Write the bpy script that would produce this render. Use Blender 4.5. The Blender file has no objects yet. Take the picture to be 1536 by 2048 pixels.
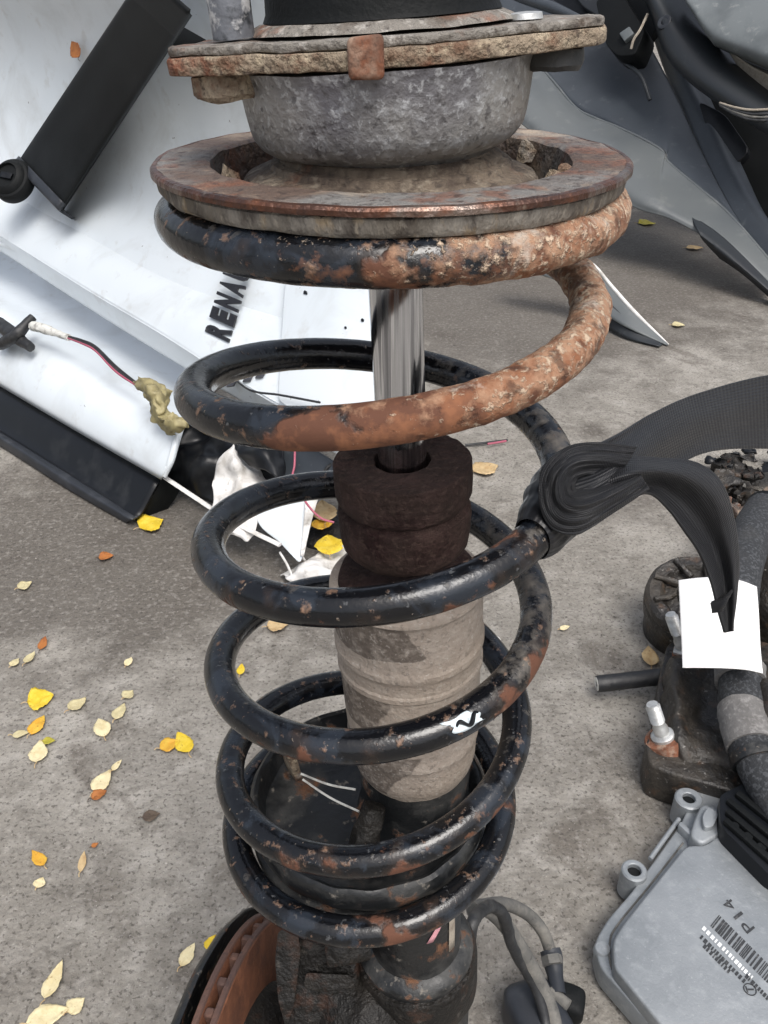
import bpy, bmesh, math, random
import numpy as np
from mathutils import Vector, Matrix, noise as mnoise
R = math.radians
random.seed(7); np.random.seed(7)
sc = bpy.context.scene
COL = sc.collection

# ------------------------------------------------------------------ camera
HC = 0.72; FPX = 1720.7; PITCH = R(31.77); ROLL = R(-0.434)
cam = bpy.data.objects.new('camera', bpy.data.cameras.new('camera')); COL.objects.link(cam)
cam.data.sensor_fit = 'VERTICAL'; cam.data.sensor_height = 36; cam.data.lens = FPX/2048*36
cam.data.clip_start = 0.01; cam.data.clip_end = 2000
cam.matrix_world = Matrix.Translation((0, 0, HC)) @ Matrix.Rotation(R(90)-PITCH, 4, 'X') @ Matrix.Rotation(ROLL, 4, 'Z')
sc.camera = cam
# ------------------------------------------------------------------ sky and sun
SUN_EL = R(60); SUN_ROT = R(158)
w = bpy.data.worlds.new('World'); sc.world = w; w.use_nodes = True
nt = w.node_tree; bg = nt.nodes['Background']
sky = nt.nodes.new('ShaderNodeTexSky'); sky.sky_type = 'NISHITA'; sky.sun_disc = False
sky.sun_elevation = SUN_EL; sky.sun_rotation = SUN_ROT
sky.air_density = 1.0; sky.dust_density = 6.0; sky.ozone_density = 1.0
hs = nt.nodes.new('ShaderNodeHueSaturation'); hs.inputs['Saturation'].default_value = 0.5
nt.links.new(sky.outputs[0], hs.inputs['Color']); nt.links.new(hs.outputs[0], bg.inputs[0])
bg.inputs[1].default_value = 0.14
sun = bpy.data.objects.new('sun', bpy.data.lights.new('sun', 'SUN')); COL.objects.link(sun)
sun.data.energy = 1.1; sun.data.angle = R(30); sun.data.color = (1, 0.985, 0.965)
sd = Vector((math.sin(SUN_ROT)*math.cos(SUN_EL), math.cos(SUN_ROT)*math.cos(SUN_EL), math.sin(SUN_EL)))
sun.rotation_euler = sd.to_track_quat('Z', 'Y').to_euler()
vs = sc.view_settings; vs.view_transform = 'Standard'; vs.look = 'None'; vs.exposure = 0.5; vs.gamma = 1

# ------------------------------------------------------------------ surveying helpers (photo pixel -> place)
CAM = Vector((0, 0, HC)); CP, SP = math.cos(PITCH), math.sin(PITCH)
def ray(px, py):
    a, b = px-768, py-1024
    c, s = math.cos(ROLL), math.sin(ROLL)
    a, b = (c*a+s*b)/FPX, (-s*a+c*b)/FPX
    return Vector((a, CP-b*SP, -SP-b*CP))
def G(px, py, z=0.0):
    v = ray(px, py); return CAM+v*((z-HC)/v.z)
def D(px, py, d): return CAM+ray(px, py)*d
class Plane:
    def __init__(s, p, n): s.p = Vector(p); s.n = Vector(n).normalized()
    def __call__(s, px, py, off=0.0):
        v = ray(px, py); return CAM+v*(((s.p+s.n*off-CAM).dot(s.n))/v.dot(s.n))
def lean_plane(g1, g2, deg):
    d = (g2-g1).normalized(); back = Vector((-d.y, d.x, 0))
    if back.y < 0: back = -back
    n = d.cross(back*math.cos(R(deg))+Vector((0, 0, math.sin(R(deg)))))
    if n.dot(CAM-g1) < 0: n = -n
    return Plane(g1, n)

# ------------------------------------------------------------------ object helpers
def tag(o, label=None, cat=None, group=None, kind=None):
    if label: o['label'] = label
    if cat: o['category'] = cat
    if group: o['group'] = group
    if kind: o['kind'] = kind
    return o
def thing(name, label, cat, loc, group=None):
    o = bpy.data.objects.new(name, None); COL.objects.link(o); o.location = loc
    o.empty_display_size = .02
    o['_l'] = 1; del o['_l']
    return tag(o, label, cat, group)
def wmat(o):
    m = Matrix.Translation(o.location) if o.type == 'EMPTY' else Matrix.Identity(4)
    return m
def obj(name, verts, faces, mat, parent=None, sharp=38, uv=None, attrs=None, bevel=0, bseg=2, solid=0, subsurf=0):
    me = bpy.data.meshes.new(name); me.from_pydata([tuple(v) for v in verts], [], faces)
    bm = bmesh.new(); bm.from_mesh(me); bmesh.ops.recalc_face_normals(bm, faces=bm.faces)
    if bevel:
        es = [e for e in bm.edges if len(e.link_faces) == 2 and e.calc_face_angle(0) > R(30)]
        bmesh.ops.bevel(bm, geom=es, offset=bevel, segments=bseg, affect='EDGES', profile=.5, clamp_overlap=True)
    bm.to_mesh(me); bm.free()
    if uv is not None and not bevel:
        l = me.uv_layers.new(name='UVMap')
        for lp in me.loops: l.data[lp.index].uv = uv[lp.vertex_index]
    if attrs and not bevel:
        for k, a in attrs.items():
            at = me.attributes.new(k, 'FLOAT', 'POINT'); at.data.foreach_set('value', np.asarray(a, dtype=np.float32))
    for p in me.polygons: p.use_smooth = True
    me.set_sharp_from_angle(angle=R(sharp))
    o = bpy.data.objects.new(name, me); COL.objects.link(o)
    me.materials.append(mat)
    if solid:
        md = o.modifiers.new('thickness', 'SOLIDIFY'); md.thickness = solid; md.offset = -1
    if subsurf:
        md = o.modifiers.new('smooth', 'SUBSURF'); md.levels = subsurf; md.render_levels = subsurf
    if parent is not None:
        o.parent = parent
        o.matrix_parent_inverse = wmat(parent).inverted()
    return o
def cr(P, n):
    """Catmull-Rom through control points P (m x d) -> n samples"""
    P = np.asarray(P, float); m = len(P)
    if m == 1: return np.repeat(P, n, 0)
    t = np.linspace(0, m-1, n); i = np.minimum(t.astype(int), m-2); u = (t-i)[:, None]
    g = lambda j: P[np.clip(j, 0, m-1)]
    p0 = np.where((i-1 < 0)[:, None], 2*P[0]-P[1], g(i-1)); p3 = np.where((i+2 > m-1)[:, None], 2*P[-1]-P[-2], g(i+2))
    p1, p2 = g(i), g(i+1)
    return .5*(2*p1+(p2-p0)*u+(2*p0-5*p1+4*p2-p3)*u*u+(3*p1-p0-3*p2+p3)*u**3)
def grid_faces(nr, nc, wrap=False):
    F = []
    for a in range(nr-1):
        for b in range(nc if wrap else nc-1):
            c = (b+1) % nc
            F.append((a*nc+b, a*nc+c, (a+1)*nc+c, (a+1)*nc+b))
    return F
def patch(name, rows, mat, parent=None, nu=40, nv=24, solid=.0015, rough=0, rs=20, sharp=60):
    """rows: list of rows of 3D points; smooth surface through them, with real thickness"""
    rr = np.array([cr(np.array([tuple(p) for p in r]), nu) for r in rows])
    g = np.stack([cr(rr[:, j], nv) for j in range(nu)], 1)
    V = g.reshape(-1, 3)
    if rough:
        V = V+np.array([tuple(mnoise.noise_vector(Vector(v)*rs)*rough) for v in V])
    uv = [(j/(nu-1), i/(nv-1)) for i in range(nv) for j in range(nu)]
    return obj(name, V, grid_faces(nv, nu), mat, parent, uv=uv, solid=solid, sharp=sharp)
def sweep(name, pts, rad, mat, parent=None, n=60, seg=14, cap=True, smooth=True, rough=0, rs=60, flat=1.0):
    P = np.array([tuple(p) for p in pts], float)
    if smooth: P = cr(P, n)
    n = len(P); rd = np.interp(np.linspace(0, 1, n), np.linspace(0, 1, len(rad)), rad) if hasattr(rad, '__len__') else np.full(n, rad)
    T = np.gradient(P, axis=0); T /= np.linalg.norm(T, axis=1)[:, None]+1e-12
    up = np.array([0, 0, 1.]) if abs(T[0][2]) < .9 else np.array([1., 0, 0])
    V = []; a = np.linspace(0, 2*np.pi, seg, endpoint=False)
    N = np.cross(T[0], up); N /= np.linalg.norm(N)
    for i in range(n):
        N = N-T[i]*N.dot(T[i]); N /= np.linalg.norm(N); B = np.cross(T[i], N)
        for q in a:
            d = np.cos(q)*N+np.sin(q)*B*flat; r = rd[i]
            v = P[i]+d*r
            if rough: v = v+d*rough*mnoise.noise(Vector(v)*rs)
            V.append(v)
    F = grid_faces(n, seg, True)
    if cap: F += [tuple(range(seg)), tuple(range((n-1)*seg, n*seg))]
    return obj(name, V, F, mat, parent, sharp=50)
def prism(name, outline, vec, mat, parent=None, bevel=0, bseg=2, sharp=38):
    n = len(outline); vec = Vector(vec)
    V = [Vector(p) for p in outline]+[Vector(p)+vec for p in outline]
    F = [tuple(range(n)), tuple(range(2*n-1, n-1, -1))]+[(i, (i+1) % n, n+(i+1) % n, n+i) for i in range(n)]
    return obj(name, V, F, mat, parent, bevel=bevel, bseg=bseg, sharp=sharp)
def rounded(pts, rad=8, n=4):
    """round the corners of a pixel outline"""
    out = []; m = len(pts)
    for i in range(m):
        p0, p, p1 = (np.array(pts[(i+k) % m][:2], float) for k in (-1, 0, 1))
        a, b = p0-p, p1-p; la, lb = np.linalg.norm(a), np.linalg.norm(b)
        q = min(rad, la*.45, lb*.45); A, B = p+a/la*q, p+b/lb*q
        for t in np.linspace(0, 1, n): out.append(tuple((1-t)**2*A+2*t*(1-t)*p+t*t*B))
    return out
def slab(name, outline, pl, off0, off1, mat, parent=None, bevel=.002, rnd=0, bseg=2):
    """flat plate on a leaning plane between two heights above it; outline surveyed on its upper face"""
    if rnd: outline = rounded(outline, rnd)
    top = [pl(x, y, off1) for x, y in outline]
    return prism(name, top, -pl.n*(off1-off0), mat, parent, bevel, bseg)
def slabG(name, outline, z1, z0, mat, parent=None, bevel=.002, rnd=0, bseg=2):
    if rnd: outline = rounded(outline, rnd)
    return prism(name, [G(x, y, z1) for x, y in outline], (0, 0, z0-z1), mat, parent, bevel, bseg)
def lathe(name, prof, frame, mat, parent=None, seg=96, jit=0, js=40, close=False, sharp=38, cap=True):
    """prof: list of (r, z) turned about the frame's z axis"""
    V = []
    for r, z in prof:
        for i in range(seg):
            a = 2*math.pi*i/seg
            v = frame @ Vector((r*math.cos(a), r*math.sin(a), z))
            if jit: v = v+mnoise.noise_vector(v*js)*jit
            V.append(v)
    F = grid_faces(len(prof), seg, True)
    if close: F += [((len(prof)-1)*seg+i, (len(prof)-1)*seg+(i+1) % seg, (i+1) % seg, i) for i in range(seg)]
    elif cap:
        if prof[0][0] > 1e-6: F.append(tuple(range(seg)))
        if prof[-1][0] > 1e-6: F.append(tuple(range((len(prof)-1)*seg, len(prof)*seg)))
    return obj(name, V, F, mat, parent, sharp=sharp)
def frame_at(p, zdir):
    q = Vector(zdir).normalized().to_track_quat('Z', 'Y'); return Matrix.Translation(p) @ q.to_matrix().to_4x4()

# ------------------------------------------------------------------ materials
def srgb(h):
    c = [int(h[i:i+2], 16)/255 for i in (0, 2, 4)]
    return tuple(x/12.92 if x <= .04045 else ((x+.055)/1.055)**2.4 for x in c)
def pm(name, base, layers=(), rough=.6, metal=0, bump=(), coat=0, spec=.5, coords='Object', trans=0, stretch=None):
    """layers: dicts scale, lo, hi, col [, rough, metal, detail, attr, amt, dist, h]; bump: list of (scale, strength_m, detail)"""
    m = bpy.data.materials.new(name); m.use_nodes = True; nt = m.node_tree; N = nt.nodes; L = nt.links
    b = N['Principled BSDF']; tc = N.new('ShaderNodeTexCoord'); src = tc.outputs[coords]
    if stretch:
        mp = N.new('ShaderNodeMapping'); mp.inputs['Scale'].default_value = stretch; L.new(src, mp.inputs[0]); src = mp.outputs[0]
    def noise(scale, detail=5, dist=0, rgh=.55):
        n = N.new('ShaderNodeTexNoise'); n.inputs['Scale'].default_value = scale; n.inputs['Detail'].default_value = detail
        n.inputs['Roughness'].default_value = rgh; n.inputs['Distortion'].default_value = dist
        L.new(src, n.inputs['Vector']); return n.outputs[0]
    def val(x):
        v = N.new('ShaderNodeValue'); v.outputs[0].default_value = x; return v.outputs[0]
    def rgb(c):
        v = N.new('ShaderNodeRGB'); v.outputs[0].default_value = (*c, 1); return v.outputs[0]
    def mixf(f, a, c):
        x = N.new('ShaderNodeMix'); x.data_type = 'FLOAT'; L.new(f, x.inputs[0]); L.new(a, x.inputs[2]); L.new(c, x.inputs[3]); return x.outputs[0]
    def mixc(f, a, c):
        x = N.new('ShaderNodeMix'); x.data_type = 'RGBA'; L.new(f, x.inputs[0]); L.new(a, x.inputs[6]); L.new(c, x.inputs[7]); return x.outputs[2]
    def math_(op, a, c):
        x = N.new('ShaderNodeMath'); x.operation = op
        for i, q in enumerate((a, c)):
            if isinstance(q, (int, float)): x.inputs[i].default_value = q
            else: L.new(q, x.inputs[i])
        return x.outputs[0]
    col = rgb(base); rg = val(rough); mt = val(metal); hgt = None
    for k, ly in enumerate(layers):
        if ly.get('tex') == 'vor':
            vn = N.new('ShaderNodeTexVoronoi'); vn.inputs['Scale'].default_value = ly['scale']; L.new(src, vn.inputs['Vector']); f = vn.outputs['Distance']
        else: f = noise(ly['scale'], ly.get('detail', 6), ly.get('dist', 0), ly.get('nr', .6))
        if 'attr' in ly:
            at = N.new('ShaderNodeAttribute'); at.attribute_name = ly['attr']
            f = math_('ADD', math_('MULTIPLY', math_('SUBTRACT', f, .5), ly.get('amt', 1.3)), at.outputs['Fac'])
        mr = N.new('ShaderNodeMapRange'); mr.inputs[1].default_value = ly['lo']; mr.inputs[2].default_value = ly['hi']
        L.new(f, mr.inputs[0]); f = math_('MULTIPLY', mr.outputs[0], ly.get('op', 1.0))
        col = mixc(f, col, rgb(ly['col']))
        if 'rough' in ly: rg = mixf(f, rg, val(ly['rough']))
        if 'metal' in ly: mt = mixf(f, mt, val(ly['metal']))
        if 'h' in ly:
            hh = math_('MULTIPLY', f, ly['h']); hgt = hh if hgt is None else math_('ADD', hgt, hh)
    for sc_, st, de in bump:
        hh = math_('MULTIPLY', noise(sc_, de), st); hgt = hh if hgt is None else math_('ADD', hgt, hh)
    L.new(col, b.inputs['Base Color']); L.new(rg, b.inputs['Roughness']); L.new(mt, b.inputs['Metallic'])
    b.inputs['Coat Weight'].default_value = coat; b.inputs['Coat Roughness'].default_value = .08
    b.inputs['Specular IOR Level'].default_value = spec
    if trans: b.inputs['Transmission Weight'].default_value = trans
    if hgt is not None:
        bp = N.new('ShaderNodeBump'); bp.inputs['Strength'].default_value = 1; bp.inputs['Distance'].default_value = 1.0
        L.new(hgt, bp.inputs['Height']); L.new(bp.outputs[0], b.inputs['Normal'])
    return m
def ly(scale, lo, hi, col, **k): return dict(scale=scale, lo=lo, hi=hi, col=col, **k)

M = {}
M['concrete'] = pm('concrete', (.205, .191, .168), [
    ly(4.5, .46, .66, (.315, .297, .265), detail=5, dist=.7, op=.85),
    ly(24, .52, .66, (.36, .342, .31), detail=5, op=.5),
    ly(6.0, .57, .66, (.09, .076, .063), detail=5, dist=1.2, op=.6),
    ly(16, .40, .78, (.082, .071, .060), attr='damp_shade', amt=1.2, rough=.6, detail=7, op=.74),  # damp stains together with painted shade near panels and pile
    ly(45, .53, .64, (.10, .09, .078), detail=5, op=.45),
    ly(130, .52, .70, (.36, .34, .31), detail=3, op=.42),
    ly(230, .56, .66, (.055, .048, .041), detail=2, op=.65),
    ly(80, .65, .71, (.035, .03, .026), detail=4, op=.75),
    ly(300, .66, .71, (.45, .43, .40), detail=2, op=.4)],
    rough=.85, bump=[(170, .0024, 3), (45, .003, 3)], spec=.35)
M['white'] = pm('white_paint', (.66, .71, .745), [
    ly(3, .45, .75, (.58, .635, .675), detail=3), ly(9, .50, .72, (.42, .435, .43), op=.42, detail=7, dist=.8), ly(26, .60, .70, (.40, .39, .36), op=.3, detail=6),
    ly(60, .735, .76, (.10, .09, .08), op=.85, detail=3), ly(150, .68, .74, (.45, .43, .40), op=.4)], rough=.30, coat=.3)
M['white_dull'] = pm('dull_white_plastic', (.68, .67, .65), [ly(25, .48, .68, (.42, .40, .37), detail=6), ly(90, .58, .7, (.22, .2, .17), op=.6)], rough=.85, spec=.15, bump=[(120, .0006, 4)])
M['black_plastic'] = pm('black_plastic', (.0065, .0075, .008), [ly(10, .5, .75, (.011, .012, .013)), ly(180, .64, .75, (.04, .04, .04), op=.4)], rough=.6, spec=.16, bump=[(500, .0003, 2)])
M['black_gloss'] = pm('black_gloss_plastic', (.006, .007, .009), [ly(18, .55, .7, (.028, .03, .033), rough=.6, op=.6)], rough=.35, spec=.3)
M['skirt'] = pm('grey_black_plastic', (.020, .023, .029), [ly(30, .5, .7, (.042, .046, .054), rough=.6), ly(12, .6, .75, (.14, .14, .14), op=.3)], rough=.45)
M['grey_paint'] = pm('grey_panel_paint', (.108, .118, .12), [ly(4, .4, .7, (.08, .09, .096)), ly(20, .58, .75, (.22, .225, .215), op=.4), ly(110, .68, .72, (.06, .06, .06), op=.6)], rough=.38, coat=.2)
M['blue_grey'] = pm('blue_grey_paint_and_shade', (.042, .050, .060), [ly(5, .4, .7, (.028, .034, .042)), ly(26, .60, .75, (.14, .15, .155), op=.35), ly(130, .68, .73, (.25, .25, .25), op=.5)], rough=.42)
M['dark_panel'] = pm('dark_panel_plastic', (.018, .022, .026), [ly(7, .4, .7, (.018, .02, .024)), ly(40, .6, .75, (.08, .085, .085), op=.35)], rough=.5)
M['pale_panel'] = pm('pale_dusty_panel', (.13, .145, .15), [ly(8, .45, .7, (.07, .08, .085)), ly(45, .58, .72, (.32, .33, .32), op=.4)], rough=.5)
M['spring'] = pm('black_spring_paint', (.0045, .005, .0065), [
    ly(38, .52, .60, (.020, .026, .036), rough=.28, detail=4, dist=.6, op=.75),
    ly(240, .66, .72, (.12, .125, .13), rough=.6, op=.5, detail=3),
    ly(140, .44, .95, (.17, .152, .13), attr='dust', amt=1.6, rough=.9, detail=6, h=.0004),
    ly(42, .38, .54, (.026, .016, .011), attr='rust', amt=1.9, rough=.5, detail=4, op=.8, nr=.5),
    ly(42, .49, .56, (.105, .042, .023), attr='rust', amt=1.9, rough=.85, detail=6, nr=.5, h=.0005),
    ly(130, .60, .98, (.225, .094, .046), attr='rust', amt=2.1, rough=.9, detail=6),
    ly(150, .72, 1.12, (.33, .195, .122), attr='mud', amt=2.1, rough=.95, detail=5, h=.0004),
    ly(420, .98, 1.35, (.48, .37, .27), attr='mud', amt=2.6, rough=.95, detail=3, h=.0005),
    ly(60, 1.15, 1.4, (.43, .385, .33), attr='mud', amt=2.4, rough=.95, detail=6),
    ly(140, .98, 1.22, (.045, .020, .013), attr='rust', amt=2.5, rough=.95, detail=6, h=-.0005, op=.65)],
    rough=.15, bump=[(330, .00016, 3), (1000, .00007, 2)], spec=.5)
M['cast'] = pm('weathered_cast_aluminium', (.27, .265, .255), [
    ly(14, .44, .60, (.15, .147, .162), detail=4), ly(60, .46, .70, (.32, .315, .305), detail=6, op=.6), ly(240, .52, .66, (.40, .41, .43), detail=4, op=.55),
    ly(420, .56, .66, (.66, .68, .70), op=.45, detail=3), ly(300, .58, .67, (.07, .066, .068), op=.7, detail=3), ly(30, .54, .72, (.27, .23, .18), op=.7, detail=6), ly(120, .69, .74, (.07, .035, .02), op=.9)],
    rough=.46, metal=.4, bump=[(420, .0007, 4), (120, .0006, 4)])
M['rust_plate'] = pm('corroded_flange', (.25, .20, .145), [
    ly(60, .46, .58, (.135, .078, .048), detail=6), ly(38, .55, .64, (.17, .052, .024), detail=6, op=.85),
    ly(170, .50, .64, (.42, .35, .25), detail=5, op=.75), ly(45, .60, .70, (.42, .40, .37), detail=5, op=.7), ly(300, .58, .68, (.05, .032, .024), op=.8, detail=3)],
    rough=.9, bump=[(200, .0035, 5), (520, .0015, 3)])
M['grey_plate'] = pm('dusty_grey_flange', (.19, .175, .155), [ly(70, .48, .62, (.09, .07, .055), detail=6), ly(40, .58, .68, (.20, .07, .032), op=.75), ly(220, .54, .66, (.38, .36, .33), op=.7, detail=4), ly(420, .6, .7, (.04, .03, .025), op=.7, detail=2)], rough=.9, bump=[(230, .003, 5)])
M['perch'] = pm('rusty_spring_perch', (.105, .072, .055), [
    ly(16, .45, .57, (.175, .168, .158), detail=5), ly(75, .53, .63, (.165, .065, .034), detail=6, op=.7),
    ly(120, .56, .70, (.27, .21, .155), detail=5, op=.6), ly(330, .54, .66, (.035, .022, .019), op=.75, detail=3), ly(22, .58, .72, (.42, .335, .25), op=.8, detail=6)],
    rough=.6, bump=[(210, .0018, 5), (600, .0008, 3)])
M['perch_rim'] = pm('rusty_rim', (.075, .036, .025), [ly(50, .47, .60, (.15, .058, .030), detail=6), ly(170, .52, .64, (.04, .025, .022), detail=5, op=.8), ly(120, .62, .70, (.36, .29, .23), op=.6), ly(40, .56, .64, (.30, .26, .23), rough=.22, metal=.9, op=.6, detail=5)], rough=.34, metal=.5, bump=[(260, .0012, 5)])
M['rubber_seat'] = pm('dusty_rubber_ring', (.12, .102, .08), [ly(20, .46, .58, (.27, .25, .22), detail=4), ly(120, .50, .62, (.05, .04, .034), detail=6, op=.8), ly(170, .54, .66, (.30, .22, .125), op=.6), ly(420, .56, .68, (.40, .36, .3), op=.5, detail=3)], rough=.9, bump=[(320, .0022, 4)], stretch=(1, 1, .45))
M['cone'] = pm('dusty_brown_cone', (.135, .105, .076), [ly(60, .46, .60, (.065, .047, .034), detail=6), ly(320, .55, .66, (.04, .03, .023), detail=3, op=.7), ly(200, .54, .68, (.27, .23, .175), detail=4, op=.6), ly(45, .6, .7, (.17, .07, .035), op=.6, detail=6)], rough=.85, bump=[(300, .0022, 4), (90, .0015, 3)])
M['chrome'] = pm('hard_chrome', (.66, .67, .70), [ly(420, .50, .60, (.20, .20, .22), rough=.3, op=.55, detail=3), ly(160, .52, .60, (.10, .10, .115), rough=.22, op=.7, detail=3), ly(700, .58, .64, (.92, .93, .95), rough=.10, op=.8, detail=2)], rough=.10, metal=1, stretch=(1, 1, .012))
M['foam'] = pm('brown_bump_stop_foam', (.034, .022, .019), [ly(60, .45, .65, (.056, .034, .030), detail=6), ly(28, .52, .70, (.018, .008, .008), detail=4), ly(420, .52, .66, (.085, .058, .048), op=.45, detail=3), ly(90, .60, .72, (.10, .07, .055), op=.4, detail=6)], rough=.95, bump=[(380, .0022, 4), (90, .0015, 3)], spec=.2)
M['dust_tube'] = pm('dusty_damper_tube', (.32, .27, .225), [
    ly(60, .50, .56, (.105, .085, .070), attr='stain', amt=.75, detail=5, op=.9), ly(190, .48, .64, (.40, .35, .30), detail=4, op=.5), ly(340, .58, .68, (.15, .125, .105), op=.6, detail=3), ly(620, .60, .70, (.52, .48, .43), op=.45, detail=2)],
    rough=.93, bump=[(420, .0009, 3), (80, .0005, 4)])
M['black_metal'] = pm('black_painted_steel', (.010, .011, .012), [
    ly(30, .52, .66, (.05, .05, .048), rough=.7, detail=7), ly(60, .58, .66, (.13, .06, .03), rough=.9, detail=8, h=.0004), ly(150, .62, .70, (.28, .25, .21), rough=.9, op=.6)], rough=.35, bump=[(160, .0007, 5)])
M['knuckle'] = pm('oily_cast_iron', (.0085, .0078, .007), [ly(30, .46, .64, (.018, .0155, .013), detail=6), ly(50, .57, .68, (.06, .028, .017), detail=6, op=.6), ly(160, .62, .7, (.075, .067, .058), op=.5)], rough=.5, spec=.3, bump=[(110, .003, 5), (420, .001, 3)])
M['disc_face'] = pm('rusted_disc_face', (.15, .055, .025), [ly(50, .4, .65, (.085, .032, .017), detail=6), ly(160, .5, .7, (.22, .085, .04), op=.7)], rough=.85, bump=[(400, .0004, 3)])
M['disc_edge'] = pm('brown_disc_edge', (.075, .042, .034), [ly(60, .45, .65, (.11, .055, .038), detail=7), ly(150, .58, .7, (.045, .028, .025))], rough=.8, bump=[(200, .0009, 4)])
M['oily'] = pm('oily_black_iron', (.020, .018, .016), [ly(22, .45, .62, (.045, .038, .03), detail=8, rough=.6), ly(50, .56, .68, (.085, .05, .03), detail=7, op=.7), ly(210, .64, .70, (.30, .29, .27), op=.7)], rough=.38, bump=[(90, .003, 5), (300, .001, 4)])
M['belt'] = None
M['card'] = pm('white_card', (.88, .88, .87), [ly(8, .45, .75, (.82, .82, .80))], rough=.7)
M['alu'] = pm('die_cast_aluminium', (.29, .31, .325), [ly(12, .42, .66, (.22, .24, .255), detail=6), ly(70, .52, .70, (.38, .40, .415), detail=7, op=.6), ly(330, .60, .72, (.46, .48, .49), op=.4), ly(90, .66, .74, (.24, .23, .21), op=.5)], rough=.48, metal=.35, bump=[(420, .0003, 3), (60, .0004, 4)])
M['print'] = pm('black_print', (.03, .032, .035), [ly(300, .55, .7, (.2, .2, .2), op=.5)], rough=.6)
M['print_white'] = pm('white_print', (.75, .76, .76), [ly(300, .5, .7, (.5, .5, .5), op=.5)], rough=.6)
M['letter'] = pm('black_letter', (.012, .012, .014), [ly(120, .6, .7, (.05, .05, .05))], rough=.25)
M['letter_chrome'] = pm('dull_chrome_letter', (.10, .10, .11), [ly(60, .5, .7, (.03, .03, .03))], rough=.3, metal=.6)
M['zinc'] = pm('zinc_plated_steel', (.62, .63, .62), [ly(60, .45, .65, (.36, .36, .35), detail=6), ly(160, .56, .7, (.62, .62, .6), op=.6)], rough=.42, metal=.6, bump=[(300, .0003, 3)])
M['stud'] = pm('blotchy_grey_stud', (.15, .16, .18), [ly(170, .48, .6, (.04, .044, .05), detail=6), ly(130, .52, .60, (.55, .55, .55), detail=6, op=.85), ly(160, .64, .7, (.3, .15, .08), op=.6)], rough=.6, metal=.3, bump=[(250, .0006, 4)])
M['orange_rust'] = pm('orange_rust', (.19, .075, .04), [ly(90, .48, .64, (.33, .235, .175), detail=6), ly(50, .50, .66, (.07, .032, .02), detail=6), ly(300, .56, .68, (.04, .025, .02), op=.6, detail=3)], rough=.9, bump=[(260, .001, 4)])
M['wire_black'] = pm('black_cable', (.016, .017, .019), [ly(80, .5, .7, (.06, .06, .058), op=.7)], rough=.5, bump=[(200, .0005, 3)])
M['hose_grey'] = pm('dusty_rubber_hose', (.10, .098, .092), [ly(60, .45, .68, (.19, .18, .16), detail=6), ly(150, .6, .7, (.03, .03, .03), op=.6)], rough=.85, bump=[(240, .0004, 3)])
M['sleeve'] = pm('woven_black_sleeve', (.022, .024, .027), [ly(260, .5, .62, (.06, .064, .07), detail=2), ly(20, .5, .75, (.04, .04, .04))], rough=.8, bump=[(500, .0008, 2)])
M['sleeve_pale'] = pm('worn_grey_sleeve', (.15, .145, .14), [ly(60, .45, .68, (.12, .115, .11), detail=7), ly(200, .5, .7, (.32, .31, .30), op=.6)], rough=.9, bump=[(400, .0006, 3)])
M['wire_pink'] = pm('pink_cable', (.36, .085, .13), [ly(100, .5, .7, (.4, .1, .15))], rough=.5)
M['pink'] = pm('pink_sticker', (.66, .32, .36), [ly(150, .5, .65, (.5, .22, .25))], rough=.7)
M['tape'] = pm('olive_masking_tape', (.30, .26, .13), [ly(40, .45, .68, (.20, .17, .085), detail=6), ly(160, .56, .7, (.40, .36, .22), op=.6)], rough=.6, bump=[(120, .0012, 4)])
M['connector'] = pm('white_connector_nylon', (.62, .62, .58), [ly(90, .5, .65, (.25, .24, .22), detail=6)], rough=.5)
M['beige'] = pm('beige_sticker', (.36, .32, .26), [ly(120, .45, .7, (.24, .2, .16))], rough=.8)
M['paint_mark'] = pm('white_paint_mark', (.62, .70, .74), [ly(220, .56, .66, (.2, .23, .26), op=.7)], rough=.5)
M['cream_metal'] = pm('cream_bracket', (.55, .50, .38), [ly(70, .52, .66, (.25, .19, .12), detail=7)], rough=.7, bump=[(200, .0005, 4)])
M['grit'] = pm('grit', (.2, .19, .17), [ly(40, .4, .6, (.08, .07, .06)), ly(33, .55, .62, (.42, .4, .37))], rough=.9)
def belt_material():
    m = pm('seat_belt_webbing', (.007, .0075, .0095), [ly(30, .45, .7, (.011, .012, .0145)), ly(300, .6, .72, (.035, .035, .037), op=.4)], rough=.40, spec=.38)
    m.node_tree.nodes['Principled BSDF'].inputs['Sheen Weight'].default_value = .04
    nt = m.node_tree; N = nt.nodes; L = nt.links; b = N['Principled BSDF']
    tc = N.new('ShaderNodeTexCoord'); mp = N.new('ShaderNodeMapping'); mp.inputs['Scale'].default_value = (150, 22, 1)
    L.new(tc.outputs['UV'], mp.inputs[0])
    w1 = N.new('ShaderNodeTexWave'); w1.wave_type = 'BANDS'; w1.bands_direction = 'X'; w1.inputs['Scale'].default_value = .32; w1.inputs['Distortion'].default_value = .3
    w2 = N.new('ShaderNodeTexWave'); w2.bands_direction = 'Y'; w2.inputs['Scale'].default_value = .32; w2.inputs['Distortion'].default_value = .2
    L.new(mp.outputs[0], w1.inputs[0]); L.new(mp.outputs[0], w2.inputs[0])
    ad = N.new('ShaderNodeMath'); ad.operation = 'ADD'; L.new(w1.outputs['Fac'], ad.inputs[0]); L.new(w2.outputs['Fac'], ad.inputs[1])
    bp = N.new('ShaderNodeBump'); bp.inputs['Distance'].default_value = .00016; bp.inputs['Strength'].default_value = .8
    L.new(ad.outputs[0], bp.inputs['Height']); L.new(bp.outputs[0], b.inputs['Normal'])
    return m
M['belt'] = belt_material()
def leaf_mat(name, a, b_, c):
    return pm(name, a, [ly(90, .45, .65, b_, detail=5), ly(220, .63, .70, c, op=.8, detail=3)], rough=.6, bump=[(250, .0008, 4)])
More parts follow.
